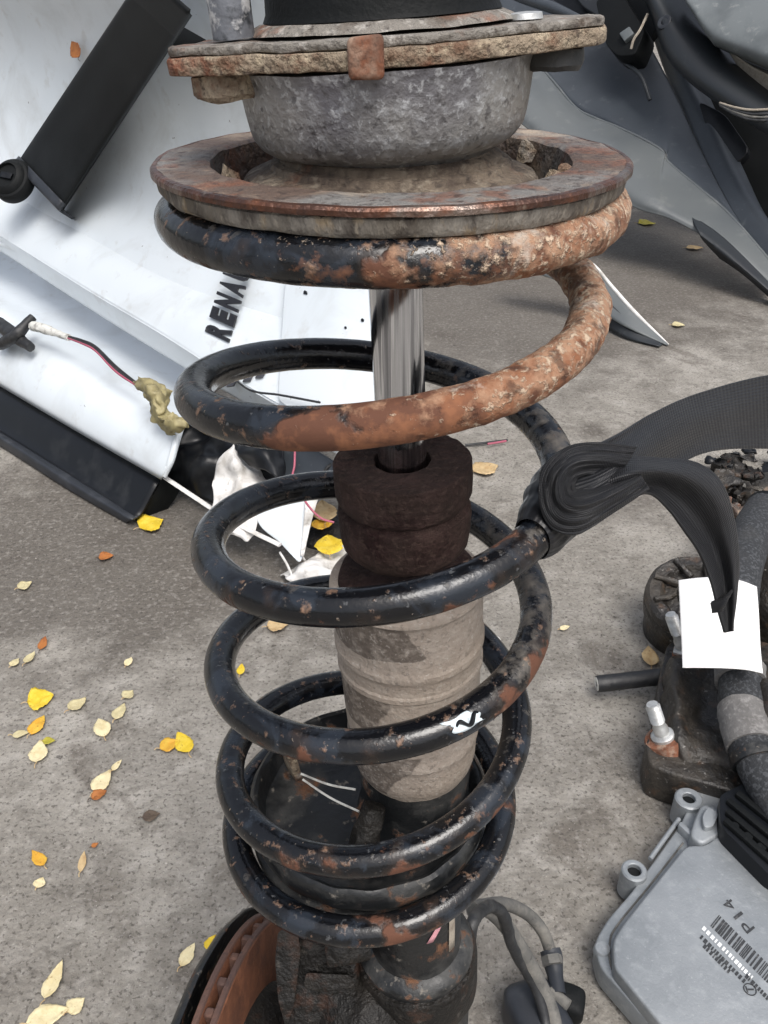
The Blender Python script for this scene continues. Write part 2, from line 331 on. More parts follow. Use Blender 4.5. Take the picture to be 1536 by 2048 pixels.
LM = {'yellow': leaf_mat('yellow_leaf', (.62, .44, .025), (.68, .52, .06), (.25, .10, .02)),
      'cream': leaf_mat('cream_leaf', (.66, .58, .36), (.56, .47, .26), (.32, .22, .1)),
      'pale': leaf_mat('pale_leaf', (.52, .46, .27), (.42, .36, .2), (.25, .18, .1)),
      'orange': leaf_mat('orange_leaf', (.36, .13, .03), (.25, .08, .02), (.1, .03, .01)),
      'amber': leaf_mat('amber_leaf', (.58, .31, .03), (.60, .40, .05), (.18, .05, .01)),
      'tan': leaf_mat('tan_leaf', (.50, .37, .2), (.40, .27, .13), (.16, .09, .04)),
      'brown': leaf_mat('brown_leaf', (.09, .065, .045), (.06, .04, .03), (.03, .02, .02)),
      'olive': leaf_mat('olive_leaf', (.33, .29, .03), (.40, .34, .04), (.12, .08, .02))}

# ================================================================== SETTING
far = np.array([.3, 1, 3, 10, 40, 150, 600])
gxs = np.concatenate([-1.7-far[::-1], np.linspace(-1.7, 1.7, 150), 1.7+far]); gys = np.concatenate([.1-far[::-1], np.linspace(.1, 3.6, 150), 3.6+far])
damp_shade_spots = [(G(150, 1090), .36, .75), (G(330, 1060), .24, .6), (G(960, 660), .34, .6), (G(1180, 600), .5, .55), (G(1450, 470), .8, 1.0), (G(1187, 862), .030, .75), (G(640, 1180), .12, .45), (G(290, 1200), .10, .45), (G(40, 1900), .12, .35), (G(1420, 1000), .22, .5), (G(840, 2080), .18, .5), (G(1400, 1500), .16, .5), (G(700, 500), .9, .5)]  # some damp stains, plus shade painted under the panels and scrap pile
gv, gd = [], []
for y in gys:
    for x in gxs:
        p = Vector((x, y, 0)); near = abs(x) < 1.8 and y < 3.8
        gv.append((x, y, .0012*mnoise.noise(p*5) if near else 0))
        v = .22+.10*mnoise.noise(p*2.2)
        for c, r_, a_ in damp_shade_spots:
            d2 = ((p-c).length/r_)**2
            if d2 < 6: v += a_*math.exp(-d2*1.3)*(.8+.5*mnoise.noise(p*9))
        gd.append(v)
tag(obj('ground', gv, grid_faces(len(gys), len(gxs)), M['concrete'], sharp=80, attrs={'damp_shade': gd}), kind='structure')
# loose grit on the concrete: too many and too small to count
gverts, gfaces = [], []
for i in range(1500):
    a, b = random.uniform(-60, 1600), random.uniform(700, 2080)
    p = G(a, b); s = random.uniform(.0006, .0017)*(1+.5*(random.random() < .05))
    o = len(gverts)
    for k in range(5):
        q = k*2*math.pi/5+random.random(); gverts.append(p+Vector((s*math.cos(q), s*math.sin(q)*random.uniform(.5, 1), -.0012)))
    gverts.append(p+Vector((0, 0, s*random.uniform(.5, 1.1))))
    gfaces += [(o+k, o+(k+1) % 5, o+5) for k in range(5)]
tag(obj('loose_grit', gverts, gfaces, M['grit'], sharp=20), 'fine grit scattered over the concrete yard', 'grit', kind='stuff')

# ================================================================== STRUT ASSEMBLY
AX, AY, AZ = .0031, .2954, .666           # pivot on the rod axis at the upper spring perch
SLOPE = .040
ROD = Matrix.Translation((AX, AY, 0)) @ Matrix.Translation((0, 0, AZ)) @ Matrix.Rotation(math.atan(-SLOPE), 4, 'Y') @ Matrix.Translation((0, 0, -AZ))
LEVEL = Matrix.Translation((AX, AY, 0))
strut = thing('suspension_strut', 'rusty car suspension strut with black coil spring standing upright on its wheel hub', 'suspension strut', (.02, .3, 0))
# --- coil spring
KK = [-2.2, -1, 0, 1, 2, 3, 4, 6, 8, 10, 12, 14, 16, 18, 20, 21, 23]
HH = [-.001, -.0005, 0, .0012, .0135, .031, .0465, .0817, .1136, .1483, .1802, .2089, .2487, .2755, .2992, .304, .309]
WR = .0068
ks_ = np.linspace(-2.2, 23, 4000); hs_ = np.interp(ks_, KK, HH)
wd = 140; ker = np.hanning(wd); ker /= ker.sum()
hs_ = np.convolve(np.pad(hs_, wd, mode='edge'), ker, 'same')[wd:-wd]
def spring_pt(k):
    h = np.interp(k, ks_, hs_); a = k*math.pi/2; r = .070+(.0672-.070)*k/21
    return np.array([.0032-.0428*h-r*math.sin(a), .2954-r*math.cos(a), HC-.0629-h])
def spring_frame(k):
    P = spring_pt(k); T = spring_pt(k+.01)-spring_pt(k-.01); T /= np.linalg.norm(T)
    a = k*math.pi/2; O = np.array([-math.sin(a), -math.cos(a), 0]); O -= T*O.dot(T); O /= np.linalg.norm(O)
    U = np.cross(O, T); U = U if U[2] > 0 else -U
    return P, O, U
kr = np.arange(-1.75, 22.2, .014); SEG = 36
SV, a_rust, a_dust, a_mud = [], [], [], []
RB_K = [-2, -.7, -.35, -.1, .15, .5, 1, 2.0, 2.4, 2.8, 3.5, 3.85, 4.1, 4.3, 4.6, 7.3, 7.6, 7.9, 8.3, 9, 11, 11.5, 12, 12.5, 13, 15, 15.6, 16.2, 17, 19, 19.7, 20.3, 21, 22]
RB_V = [.85, .85, .72, .52, .42, .28, .22, .40, .70, 1.0, .95, .80, .62, .38, .12, .12, .34, .27, .25, .10, .14, .36, .27, .18, .08, .22, .38, .25, .12, .24, .38, .28, .14, .2]
DB_K = [-2, -.5, 0, .5, 1, 2, 2.3, 3.3, 3.8, 5.8, 6.4, 7.2, 7.7, 10.3, 10.8, 11.4, 11.8, 14.5, 15, 15.6, 22]
DB_V = [.5, .3, .2, .16, .14, .2, .5, .4, .1, .1, .42, .44, .12, .12, .46, .40, .10, .10, .22, .12, .14]
MB_K = [-2, -.6, -.2, .1, 2.0, 2.4, 3.2, 3.7, 4.1]
MB_V = [1.0, 1.0, .90, .55, .3, 1.0, 1.0, .85, .45]
for k in kr:
    P, O, U = spring_frame(k)
    for j in range(SEG):
        q = 2*math.pi*j/SEG; d = math.cos(q)*O+math.sin(q)*U
        under = -math.sin(q)*.8+.25*math.cos(q); top = math.sin(q)
        rb = np.interp(k, RB_K, RB_V)+(.16*under if k > -.6 and not 2.2 < k < 3.8 else .03*under)
        mb = np.interp(k, MB_K, MB_V)
        v = P+d*WR
        cr_ = max(0, min(1, (mb-.4)*1.8))
        n1 = (mnoise.noise(Vector(v)*330)*.00045+mnoise.noise(Vector(v)*150)*.0006)*cr_+mnoise.noise(Vector(v)*90)*.0003*max(0, min(1, rb)) if cr_ or rb > .2 else 0
        SV.append(v+d*n1); a_rust.append(rb); a_dust.append(np.interp(k, DB_K, DB_V)+.14*top); a_mud.append(mb+.06*top)
n = len(kr); SF = grid_faces(n, SEG, True)+[tuple(range(SEG)), tuple(range((n-1)*SEG, n*SEG))]
spr = obj('coil_spring', SV, SF, M['spring'], strut, attrs={'rust': a_rust, 'dust': a_dust, 'mud': a_mud}, sharp=70)
tag(spr, 'black coil spring, rusted orange on its upper right turns')
# white brushed mark on the third front coil
def on_coil(k, q, lift):
    P, O, U = spring_frame(k); return P+(math.cos(q)*O+math.sin(q)*U)*(WR+lift)
mk, mf = [], []
KN, QN = 16, 10
for i in range(KN):
    for j in range(QN):
        kk = 11.625+.10*i/(KN-1)+.035*(j/(QN-1)); q = .25+.85*j/(QN-1)
        e = .03*math.sin(j*.9)*(i in (0, KN-1))
        mk.append(on_coil(kk+e*.4, q+.06*math.sin(i*.45)*(j in (0, QN-1)), .0004))
pmk = obj('paint_mark', mk, grid_faces(KN, QN), M['paint_mark'], spr, solid=.0002)
pmk.matrix_parent_inverse = Matrix.Translation(strut.location).inverted() @ Matrix.Translation(strut.location)
s_ = sweep('brush_gap', [on_coil(11.640+.085*t, .68+.20*math.sin(t*8.5+.6)-.1*t, .0006) for t in np.linspace(0, 1, 16)], [.0004, .0009, .0011, .0006, .0010, .0004], M['black_gloss'], None, n=30, seg=6)
s_.parent = spr; s_.matrix_parent_inverse = Matrix.Identity(4)
MOUNT = Matrix.Translation((AX, AY, 0)) @ Matrix.Translation((0, 0, AZ)) @ Matrix.Rotation(-.056, 4, 'Y') @ Matrix.Translation((0, 0, -AZ))
# --- upper mount: flange, bearing housing, stud
def hull(circles, n=28):
    P = [(cx+r*math.cos(2*math.pi*i/n), cy+r*math.sin(2*math.pi*i/n)) for cx, cy, r in circles for i in range(n)]
    P = sorted(set(P)); cross = lambda o, a, b: (a[0]-o[0])*(b[1]-o[1])-(a[1]-o[1])*(b[0]-o[0])
    def half(Q):
        h = []
        for p in Q:
            while len(h) > 1 and cross(h[-2], h[-1], p) <= 0: h.pop()
            h.append(p)
        return h[:-1]
    return half(P)+half(P[::-1])
def ragged(outl, mm):
    out = []
    m = len(outl)
    for i in range(m):
        a, b = Vector(outl[i]).to_3d(), Vector(outl[(i+1) % m]).to_3d(); k = max(1, int((b-a).length/.003))
        for j in range(k):
            p = a.lerp(b, j/k); q = mnoise.noise(p*160)*mm; out.append((p.x*(1+q/.06), p.y*(1+q/.06)))
    return out
lob = lambda a, r: (r*math.cos(R(a)), r*math.sin(R(a)))
def flange(name, circles, z0, z1, mat, rag=.0008, wob=0):
    o = ragged(hull(circles), rag)
    f_ = prism(name, [MOUNT @ Vector((x, y, z0)) for x, y in o], (MOUNT.to_3x3() @ Vector((0, 0, z1-z0))), mat, strut, bevel=.0008, bseg=2)
    for v in f_.data.vertices: v.co += mnoise.noise_vector(v.co*170)*wob+mnoise.noise_vector(v.co*480)*wob*.6
    return f_
L1, L2, L3 = lob(197, .0505), lob(350, .0515), lob(92, .0505)
ZB = .6997
flange('mount_flange', [(0, 0, .0465), (*L1, .0140), (*L2, .0140), (*L3, .014)], ZB+.0006, ZB+.0052, M['rust_plate'], .0016, .0005)
flange('cover_plate', [(0, 0, .0450), (*L1, .0132), (*L2, .0132), (*L3, .0132)], ZB+.0054, ZB+.0078, M['grey_plate'], .0012, .0004)
lathe('bearing_cap', [(0, ZB+.0120), (.030, ZB+.0117), (.0362, ZB+.0110), (.0388, ZB+.0098), (.0402, ZB+.0087)], MOUNT, M['grey_plate'], strut, jit=.0005, js=90)
lathe('rubber_cap', [(0, ZB+.036), (.028, ZB+.035), (.0335, ZB+.031), (.0345, ZB+.0135), (.0355, ZB+.0114)], MOUNT, M['black_plastic'], strut)
lathe('bearing_housing', [(.0458, ZB-.0002), (.0450, ZB-.003), (.0445, ZB-.007), (.0439, ZB-.012), (.0432, ZB-.0165), (.0424, ZB-.0196), (.0404, ZB-.0222), (.0374, ZB-.0240), (.0345, ZB-.0250), (.0332, ZB-.0268)], MOUNT, M['cast'], strut, jit=.0005, js=60, sharp=80)
lathe('bearing_ring', [(.0335, ZB-.0262), (.0342, ZB-.0280), (.0345, ZB-.0292), (.0378, ZB-.0300), (.0385, ZB-.0318)], MOUNT, M['cone'], strut, jit=.0003, js=90)
def boss(name, c, r, z0, z1, mat, seg=20, hexa=False, jit=.0012):
    f = MOUNT @ Matrix.Translation((c[0], c[1], 0))
    return lathe(name, [(0, z1), (r*.92, z1), (r, z1-.0015*(1 if z1 > z0 else -1)), (r*.96, z0)], f, mat, strut, seg=6 if hexa else seg, jit=0 if hexa else jit, js=120, sharp=30)
boss('lug_nut', (L1[0]+.004, L1[1]), .0125, ZB, ZB-.0065, M['rust_plate'])
boss('lug_nut', (L2[0]-.002, L2[1]), .0105, ZB, ZB-.0055, M['black_metal'])
boss('lug_nut', L3, .0115, ZB, ZB-.007, M['rust_plate'])
boss('mount_stud', (-.0430, -.0135), .0062, ZB+.0085, ZB+.034, M['stud'], jit=.0007)
boss('mount_stud', lob(85, .055), .006, ZB+.0085, ZB+.03, M['stud'], jit=.0007)
boss('rivet_head', (L2[0]-.010, L2[1]-.004), .005, ZB+.0085, ZB+.0098, M['zinc'], jit=.0003)
clip = []
for x, z in ((-.0050, ZB-.0012), (.0042, ZB-.0016), (.0046, ZB+.0088), (-.0048, ZB+.0084)): clip.append(MOUNT @ Vector((x-.0045, -.0505, z)))
prism('retaining_clip', clip, MOUNT.to_3x3() @ Vector((0, .0045, 0)), M['orange_rust'], strut, bevel=.0014, bseg=3)
# --- spring perch and its rubber ring
pz = .6722
ringp = [(.0425, pz-.0060), (.0560, pz-.0045), (.0575, pz-.0012), (.0590, pz), (.0750, pz-.0003), (.0757, pz-.0010), (.0757, pz-.0022), (.0700, pz-.0025), (.0580, pz-.0070), (.0425, pz-.0085)]
lathe('spring_perch', [(.030, pz-.0150), (.050, pz-.0150), (.0560, pz-.0135), (.0568, pz-.004), (.0574, pz-.0008), (.0588, pz), (.0735, pz-.0002)], LEVEL, M['perch'], strut, seg=160, jit=.0005, js=110, cap=False)
lathe('perch_rim', [(.0736, pz-.0001), (.0750, pz-.0003), (.0757, pz-.0011), (.0757, pz-.0025), (.0738, pz-.0027), (.072, pz-.0027)], LEVEL, M['perch_rim'], strut, seg=200, jit=.00025, js=110, close=True)
lathe('rubber_ring', [(.060, pz-.0028), (.0738, pz-.0029), (.0744, pz-.0034), (.0740, pz-.0068), (.0728, pz-.0082), (.060, pz-.0085)], LEVEL, M['rubber_seat'], strut, seg=200, jit=.0004, js=120, close=True)
lathe('inner_cone', [(.0335, pz+.0022), (.0352, pz+.0012), (.0358, pz-.0006), (.0384, pz-.0012), (.0392, pz-.0028), (.0430, pz-.0038), (.0462, pz-.0052), (.0474, pz-.0068), (.0470, pz-.0100), (.042, pz-.0145)], LEVEL, M['cone'], strut, seg=120, jit=.00035, js=80, cap=False, sharp=28)
for a, r_, s_ in ((-22, .0565, .0035), (-27, .054, .0028), (195, .052, .003), (30, .055, .003)):
    c = LEVEL @ Vector((r_*math.cos(R(a)), r_*math.sin(R(a)), pz-.004))
    lathe('mud_clump', [(0, s_*1.2), (s_*.6, s_), (s_, .2*s_), (s_*.9, -s_)], Matrix.Translation(c), M['rust_plate'], strut, seg=10, jit=.0018, js=300)
# --- rod, bump stop, damper tube
lathe('piston_rod', [(.0095, pz+.01), (.0095, .540)], ROD, M['chrome'], strut, seg=64)
ZT = .5610
bs = [(.0112, ZT-.012), (.0112, ZT-.0002), (.0116, ZT), (.0266, ZT-.0002), (.0272, ZT-.0008), (.0274, ZT-.006), (.0272, ZT-.0125), (.0266, ZT-.0152), (.0246, ZT-.0172), (.0240, ZT-.0180), (.0246, ZT-.0188),
      (.0264, ZT-.0200), (.0267, ZT-.0230), (.0265, ZT-.0320), (.0257, ZT-.0362), (.0238, ZT-.0390), (.0205, ZT-.0405)]
lathe('bump_stop', bs, ROD, M['foam'], strut, seg=150, jit=.0005, js=220, sharp=32)
lathe('bump_stop_cup', [(.018, .5090), (.0270, .5087), (.0288, .5078), (.0292, .5052)], ROD, M['foam'], strut, seg=80, jit=.0006, js=120)
DT = [(.010, .5055), (.0295, .5055), (.0316, .5051), (.0331, .5043), (.0333, .5029), (.0326, .5017), (.0323, .5005), (.0322, .4790), (.0324, .4775), (.0331, .4762), (.0331, .4735), (.0324, .4722), (.0319, .4705), (.0318, .4650),
      (.0325, .4640), (.0325, .4618), (.0317, .4606), (.0311, .4350), (.0306, .4220), (.0311, .4205), (.0311, .4180), (.0303, .4165), (.0297, .4040), (.0283, .3985), (.0268, .3960), (.0262, .3935)]
DT2 = []
for (r0_, z0_), (r1_, z1_) in zip(DT[:-1], DT[1:]):
    k_ = max(1, int(abs(z1_-z0_)/.0025)); DT2 += [(r0_+(r1_-r0_)*q_/k_, z0_+(z1_-z0_)*q_/k_) for q_ in range(k_)]
DT2.append(DT[-1])
dtube = lathe('damper_tube', DT2, ROD, M['dust_tube'], strut, seg=140, jit=.00018, js=90, sharp=28)
inv = ROD.inverted(); stn = []
def region(a, z, a0, a1, z0, z1): return min(min(a-a0, a1-a)/14, min(z-z0, z1-z)/.003)
for v in dtube.data.vertices:
    q = inv @ v.co; a = math.degrees(math.atan2(q.y, q.x)) % 360; z = q.z
    stn.append(max(0, min(1, .5+.5*max(region(a, z, 150, 278-(z-.49)*900, .484+(a-240)*.00004, .503), region(a, z, 150, 246+(z-.45)*700, .438, .461), region(a, z, 150, 268+(z-.42)*1200, .398, .428)))))
at = dtube.data.attributes.new('stain', 'FLOAT', 'POINT'); at.data.foreach_set('value', np.array(stn, dtype=np.float32))
lathe('tube_collar', [(.0266, .3950), (.0272, .3900), (.0268, .3800), (.0262, .368), (.030, .362)], ROD, M['black_metal'], strut, seg=80, jit=.0006, js=120)
# --- lower spring pan
PC = spring_pt(19); pcx = .0032-.0428*.288
PAN = Matrix.Translation((pcx, AY, 0))
zl = .3735
lathe('pan_floor', [(.020, zl-.0215), (.0585, zl-.0215), (.0598, zl-.0225), (.0590, zl-.0245), (.020, zl-.0245)], PAN, M['black_metal'], strut, seg=100)
lathe('spring_pan', [(.030, zl-.012), (.044, zl-.013), (.052, zl-.010), (.0553, zl-.001), (.0572, zl), (.0590, zl-.0015), (.0600, zl-.006), (.0592, zl-.012), (.055, zl-.016), (.046, zl-.019), (.031, zl-.020)], PAN, M['black_metal'], strut, seg=120, jit=.0008, js=90)
sweep('pan_bracket', [PAN @ Vector((.004, -.026, zl+.018)), PAN @ Vector((-.001, -.033, zl+.004)), PAN @ Vector((-.002, -.037, zl-.010))], [.0055, .0075, .007], M['knuckle'], strut, n=14, seg=8, rough=.0015, rs=150)
prism('pan_bracket_web', [PAN @ Vector(q) for q in ((-.038, .012, zl-.009), (-.044, .022, zl-.009), (-.047, .020, zl+.014), (-.041, .010, zl+.014))], (.004, .002, 0), M['rust_plate'], strut, bevel=.001)
for a, b in (((-.034, .006, zl+.004), (-.006, -.006, zl+.006)), ((-.033, .004, zl+.002), (-.004, -.020, zl+.007))):
    sweep('frayed_wire', [PAN @ Vector(a), PAN @ (Vector(a).lerp(Vector(b), .5)+Vector((0, 0, -.002))), PAN @ Vector(b)], .0006, M['connector'], strut, n=14, seg=6)
# --- lower tube in its clamp
LT = ROD @ Matrix.Translation((-.0035, 0, 0))
lathe('lower_tube', [(.0255, .362), (.0262, .350), (.0262, .245), (.0262, .17)], LT, M['black_metal'], strut, seg=80, jit=.0002)
lathe('tube_flange', [(.0262, .247), (.0290, .2455), (.0322, .2430), (.0336, .2405), (.0330, .2370), (.0318, .228), (.031, .16)], LT, M['black_metal'], strut, seg=70, jit=.0007, js=110, cap=False)
def on_tube(a, z, r): return LT @ Vector((r*math.cos(R(a)), r*math.sin(R(a)), z))
def decal(name, a0, a1, z0, z1, mat, slant=0, r=.0266):
    V = [on_tube(a0+(a1-a0)*i/8+slant*j/5, z0+(z1-z0)*j/5, r) for j in range(6) for i in range(9)]
    return obj(name, V, grid_faces(6, 9), mat, strut, solid=.0003)
decal('pink_sticker', 283, 291, .281, .301, M['pink'], slant=22)
decal('beige_sticker', 313, 324, .262, .305, M['beige'], slant=2)
# --- steering knuckle
def blob(name, c, rx, ry, rz, mat, parent=None, rot=0, jit=.006, js=25, seg=26, box=2.6):
    """lumpy casting: a rounded superellipsoid"""
    V = []; m = Matrix.Translation(c) @ Matrix.Rotation(R(rot), 4, 'Z')
    e = 2/box; pw = lambda x: math.copysign(abs(x)**e, x)
    for i in range(seg//2+1):
        ph = -math.pi/2+math.pi*i/(seg//2)
        for j in range(seg):
            th = 2*math.pi*j/seg
            v = m @ Vector((rx*pw(math.cos(ph))*pw(math.cos(th)), ry*pw(math.cos(ph))*pw(math.sin(th)), rz*pw(math.sin(ph))))
            V.append(v+mnoise.noise_vector(v*js)*jit)
    return obj(name, V, grid_faces(seg//2+1, seg, True), mat, parent, sharp=60)
prism('knuckle', [D(x, y, .492) for x, y in rounded([(590, 1872), (640, 1868), (700, 1880), (722, 1930), (716, 2120), (560, 2120), (566, 1980), (578, 1920)], 26, 6)], ray(650, 1990)*.10, M['knuckle'], strut, bevel=.007, bseg=4)
prism('knuckle_ear', [D(x, y, .486) for x, y in rounded([(556, 1862), (592, 1850), (602, 1900), (588, 2010), (572, 2060), (556, 2000), (550, 1920)], 10, 4)], ray(575, 1950)*.05, M['knuckle'], strut, bevel=.004, bseg=3)
prism('knuckle_rib', [D(x, y, .482) for x, y in rounded([(612, 1945), (700, 1950), (712, 1975), (640, 1985), (606, 1975)], 8, 4)], ray(650, 1990)*.03, M['knuckle'], strut, bevel=.004, bseg=3)
lathe('clamp_ring', [(.0275, .236), (.0345, .235), (.0362, .232), (.0362, .205), (.0345, .200), (.0275, .199)], LT, M['knuckle'], strut, seg=64, close=True, jit=.0006, js=100)
prism('clamp_lug', [D(x, y, .498) for x, y in rounded([(668, 1960), (712, 1952), (722, 2100), (664, 2100)], 10, 4)], ray(690, 2000)*.035, M['knuckle'], strut, bevel=.003, bseg=3)
prism('clamp_bolt', [D(x, y, .462) for x, y in rounded([(648, 1888), (696, 1886), (702, 1930), (655, 1936)], 9)], ray(660, 1910)*.03, M['knuckle'], strut, bevel=.0015)
sweep('clamp_bolt_shank', [D(690, 1905, .476), D(735, 1895, .480)], .0065, M['knuckle'], strut, n=6, seg=12)
blob('hub', Vector((-.012, .285, .13)), .040, .045, .10, M['knuckle'], strut, -32, .004, 60, 30, 3)
# --- brake disc with cooling vanes, standing on edge, its rusty face towards the strut
dc = Vector((-.0843, .2627, .112)); dn = Vector((math.cos(R(-12))*math.cos(R(5)), math.sin(R(-12))*math.cos(R(5)), math.sin(R(5))))
DF = frame_at(dc, dn); DR, DTK = .1127, .0155
disc = lathe('brake_disc', [(.074, .0), (DR-.001, .0), (DR, -.0008), (DR, -.0042), (DR-.0015, -.0048), (DR-.02, -.0048), (DR-.02, -DTK+.0048), (DR-.0015, -DTK+.0048), (DR, -DTK+.0042), (DR, -DTK+.0008), (DR-.001, -DTK), (.074, -DTK)], DF, M['disc_face'], strut, seg=150, close=True, jit=.0003, js=80)
lathe('disc_rim', [(DR-.0002, -.0004), (DR+.0010, -.0010), (DR+.0010, -.0040), (DR-.0005, -.0046)], DF, M['disc_edge'], disc, seg=150, cap=False)
lathe('disc_rim', [(DR-.0002, -DTK+.0046), (DR+.0010, -DTK+.0040), (DR+.0010, -DTK+.0010), (DR-.0005, -DTK+.0004)], DF, M['disc_edge'], disc, seg=150, cap=False)
for i in range(36):
    a = 2*math.pi*i/36; f_ = DF @ Matrix.Rotation(a, 4, 'Z')
    V = [f_ @ Vector((x, y, z)) for x in (DR-.022, DR-.0012) for y in (-.0028, .0028) for z in (-DTK+.0047, -.0047)]
    obj('cooling_vane', V, [(0, 1, 3, 2), (4, 6, 7, 5), (0, 4, 5, 1), (2, 3, 7, 6), (0, 2, 6, 4), (1, 5, 7, 3)], M['disc_edge'], disc, bevel=.001, bseg=1)
lathe('disc_hat', [(.0745, -.001), (.071, .003), (.060, .024), (.058, .027), (.02, .028)], DF, M['knuckle'], strut, seg=80)
lathe('dust_shield', [(.02, -.032), (.095, -.032), (.112, -.027), (.1155, -.023), (.1160, -.0205), (.1148, -.0205), (.111, -.0245), (.095, -.029), (.02, -.029)], DF, M['black_metal'], strut, seg=120, jit=.0012, js=30)

# ================================================================== SEAT BELT TIED TO THE SPRING
belt = thing('seat_belt', 'black seat belt webbing knotted around the spring, stretched off to the right', 'belt', G(1130, 980, .5))
kp = spring_pt(7.28)
def dep(p): return (Vector(p)-CAM).dot(Vector((0, CP, -SP)))
dk = dep(kp)
wrap = []
KW = np.linspace(7.06, 7.44, 46); SW = 40
for i, k in enumerate(KW):
    P, O, U = spring_frame(k); t = i/45; prof = WR+.0012+.0030*math.sin(math.pi*t)**.6
    for j in range(SW):
        q = 2*math.pi*j/SW
        fold = .0009*math.sin(q*2+t*5)+.0005*math.sin(t*20+q*1.5)*math.sin(math.pi*t)
        wrap.append(P+(math.cos(q)*O+math.sin(q)*U)*(prof+fold))
obj('knot_wrap', wrap, grid_faces(46, SW, True), M['belt'], belt, sharp=70, uv=[(i/46*.05, j/SW) for i in range(46) for j in range(SW)])
KL = [((1275, 893), (1240, 952), -.003), ((1200, 884), (1190, 950), -.011), ((1135, 893), (1160, 955), -.016), ((1086, 940), (1152, 964), -.019), ((1078, 1005), (1150, 974), -.020), ((1104, 1058), (1158, 978), -.020), ((1160, 1066), (1180, 974), -.018), ((1228, 1026), (1222, 962), -.012), ((1300, 978), (1275, 940), -.004)]
rows_ = []
for c_ in np.linspace(0, 1, 25):
    rows_.append([D(a[0]+(b[0]-a[0])*c_, a[1]+(b[1]-a[1])*c_, dk+o_-.0035*math.sin(c_*math.pi*.75)+.014*max(0, c_-.62)+.0032*abs(mnoise.noise(Vector((c_*4.2, i_*.75, 3.3))))+.0014*mnoise.noise(Vector((c_*9, i_*1.3, 7.1)))) for i_, (a, b, o_) in enumerate(KL)])
patch('knot_loop', rows_, M['belt'], belt, nu=150, nv=80, solid=.0012, sharp=60)

def band(name, st, folds, ph=0):
    rows = []
    for i, (tp, bt, d) in enumerate(st):
        row = []
        for c in np.linspace(0, 1, 25):
            px = tp[0]+(bt[0]-tp[0])*c; py = tp[1]+(bt[1]-tp[1])*c
            row.append(D(px, py, d+folds[i]*math.sin(c*math.pi*2.3+ph+i*.35)-folds[i]*.25*abs(math.sin(c*math.pi*2.2+i*.9))))
        rows.append(row)
    # rows run along the belt: u along, v across
    cols = [[r[c] for r in rows] for c in range(25)]
    return patch(name, cols, M['belt'], belt, nu=150, nv=50, solid=.0011, sharp=80)
band('webbing', [((1098, 915), (1100, 1075), dk-.006), ((1140, 898), (1165, 1062), dk-.010), ((1185, 893), (1215, 1030), dk-.008), ((1240, 868), (1275, 985), dk+.004), ((1310, 824), (1340, 940), dk+.03),
     ((1400, 785), (1425, 902), dk+.07), ((1536, 750), (1540, 897), dk+.12), ((1680, 735), (1690, 905), dk+.17), ((1900, 720), (1910, 920), dk+.25)],
     [.001, .002, .003, .0045, .0035, .002, .0015, .001, .001])
band('loose_end', [((1150, 960), (1160, 1040), dk-.002), ((1235, 915), (1250, 1000), dk-.004), ((1320, 915), (1300, 985), dk+.006), ((1395, 925), (1340, 1018), dk+.015), ((1445, 965), (1372, 1062), dk+.022), ((1470, 1040), (1402, 1108), dk+.03),
     ((1479, 1120), (1424, 1165), dk+.035), ((1475, 1190), (1437, 1216), dk+.038), ((1466, 1262), (1450, 1266), dk+.04)],
     [.003, .005, .006, .005, .004, .003, .003, .002, .001], 1.2)
band('torn_flap', [((1466, 1175), (1448, 1200), dk+.036), ((1450, 1190), (1440, 1222), dk+.034), ((1422, 1203), (1424, 1226), dk+.036)], [.0005, .0005, .0005])

# ================================================================== WHITE TAILGATE AND BUMPER, LEFT
W = lean_plane(G(0, 885), G(250, 1040), 50)
tg = thing('tailgate', 'white car tailgate lying on its side with black raised lettering', 'tailgate', W(300, 700, -.05))
patch('panel', [[W(x, y, o) for x, y, o in r] for r in (
    [(-160, -120, .27), (120, -120, .26), (400, -120, .27), (820, -120, .27)],
    [(-160, 60, .125), (120, 60, .12), (420, 90, .15), (820, 120, .15)],
    [(-160, 200, .045), (120, 220, .04), (420, 240, .055), (820, 320, .05)],
    [(-160, 320, .002), (120, 360, .0), (440, 420, -.006), (820, 480, -.006)],
    [(-160, 420, .0), (120, 440, .0), (460, 570, -.004), (820, 640, -.01)],
    [(-160, 440, -.01), (120, 540, -.01), (480, 740, -.01), (820, 930, -.01)])], M['white'], tg, nu=60, nv=48, solid=.012)
lb = patch('lower_band', [[W(x, y, o) for x, y, o in r] for r in (
    [(-160, 262, -.003), (0, 352, -.003), (135, 428, -.004), (300, 532, -.004), (470, 600, -.004), (700, 660, -.006)],
    [(-160, 272, .008), (0, 362, .008), (132, 440, .008), (300, 545, .010), (470, 615, .010), (700, 680, .004)],
    [(-160, 320, .020), (0, 410, .020), (150, 500, .020), (310, 600, .020), (470, 690, .020), (680, 780, .012)],
    [(-160, 372, .019), (0, 466, .019), (170, 572, .019), (320, 662, .019), (480, 762, .019), (680, 872, .010)],
    [(-160, 380, .014), (0, 474, .014), (170, 580, .014), (320, 670, .014), (480, 770, .014), (680, 880, .006)],
    [(-160, 405, -.020), (0, 502, -.020), (170, 612, -.020), (330, 712, -.020), (490, 806, -.020), (680, 912, -.02)])], M['white'], tg, nu=70, nv=48, solid=.004)
slab('side_section', [(572, 540), (810, 500), (830, 930), (700, 905), (556, 800), (560, 700)], W, -.005, .024, M['white'], tg, bevel=.004, rnd=10, bseg=3)
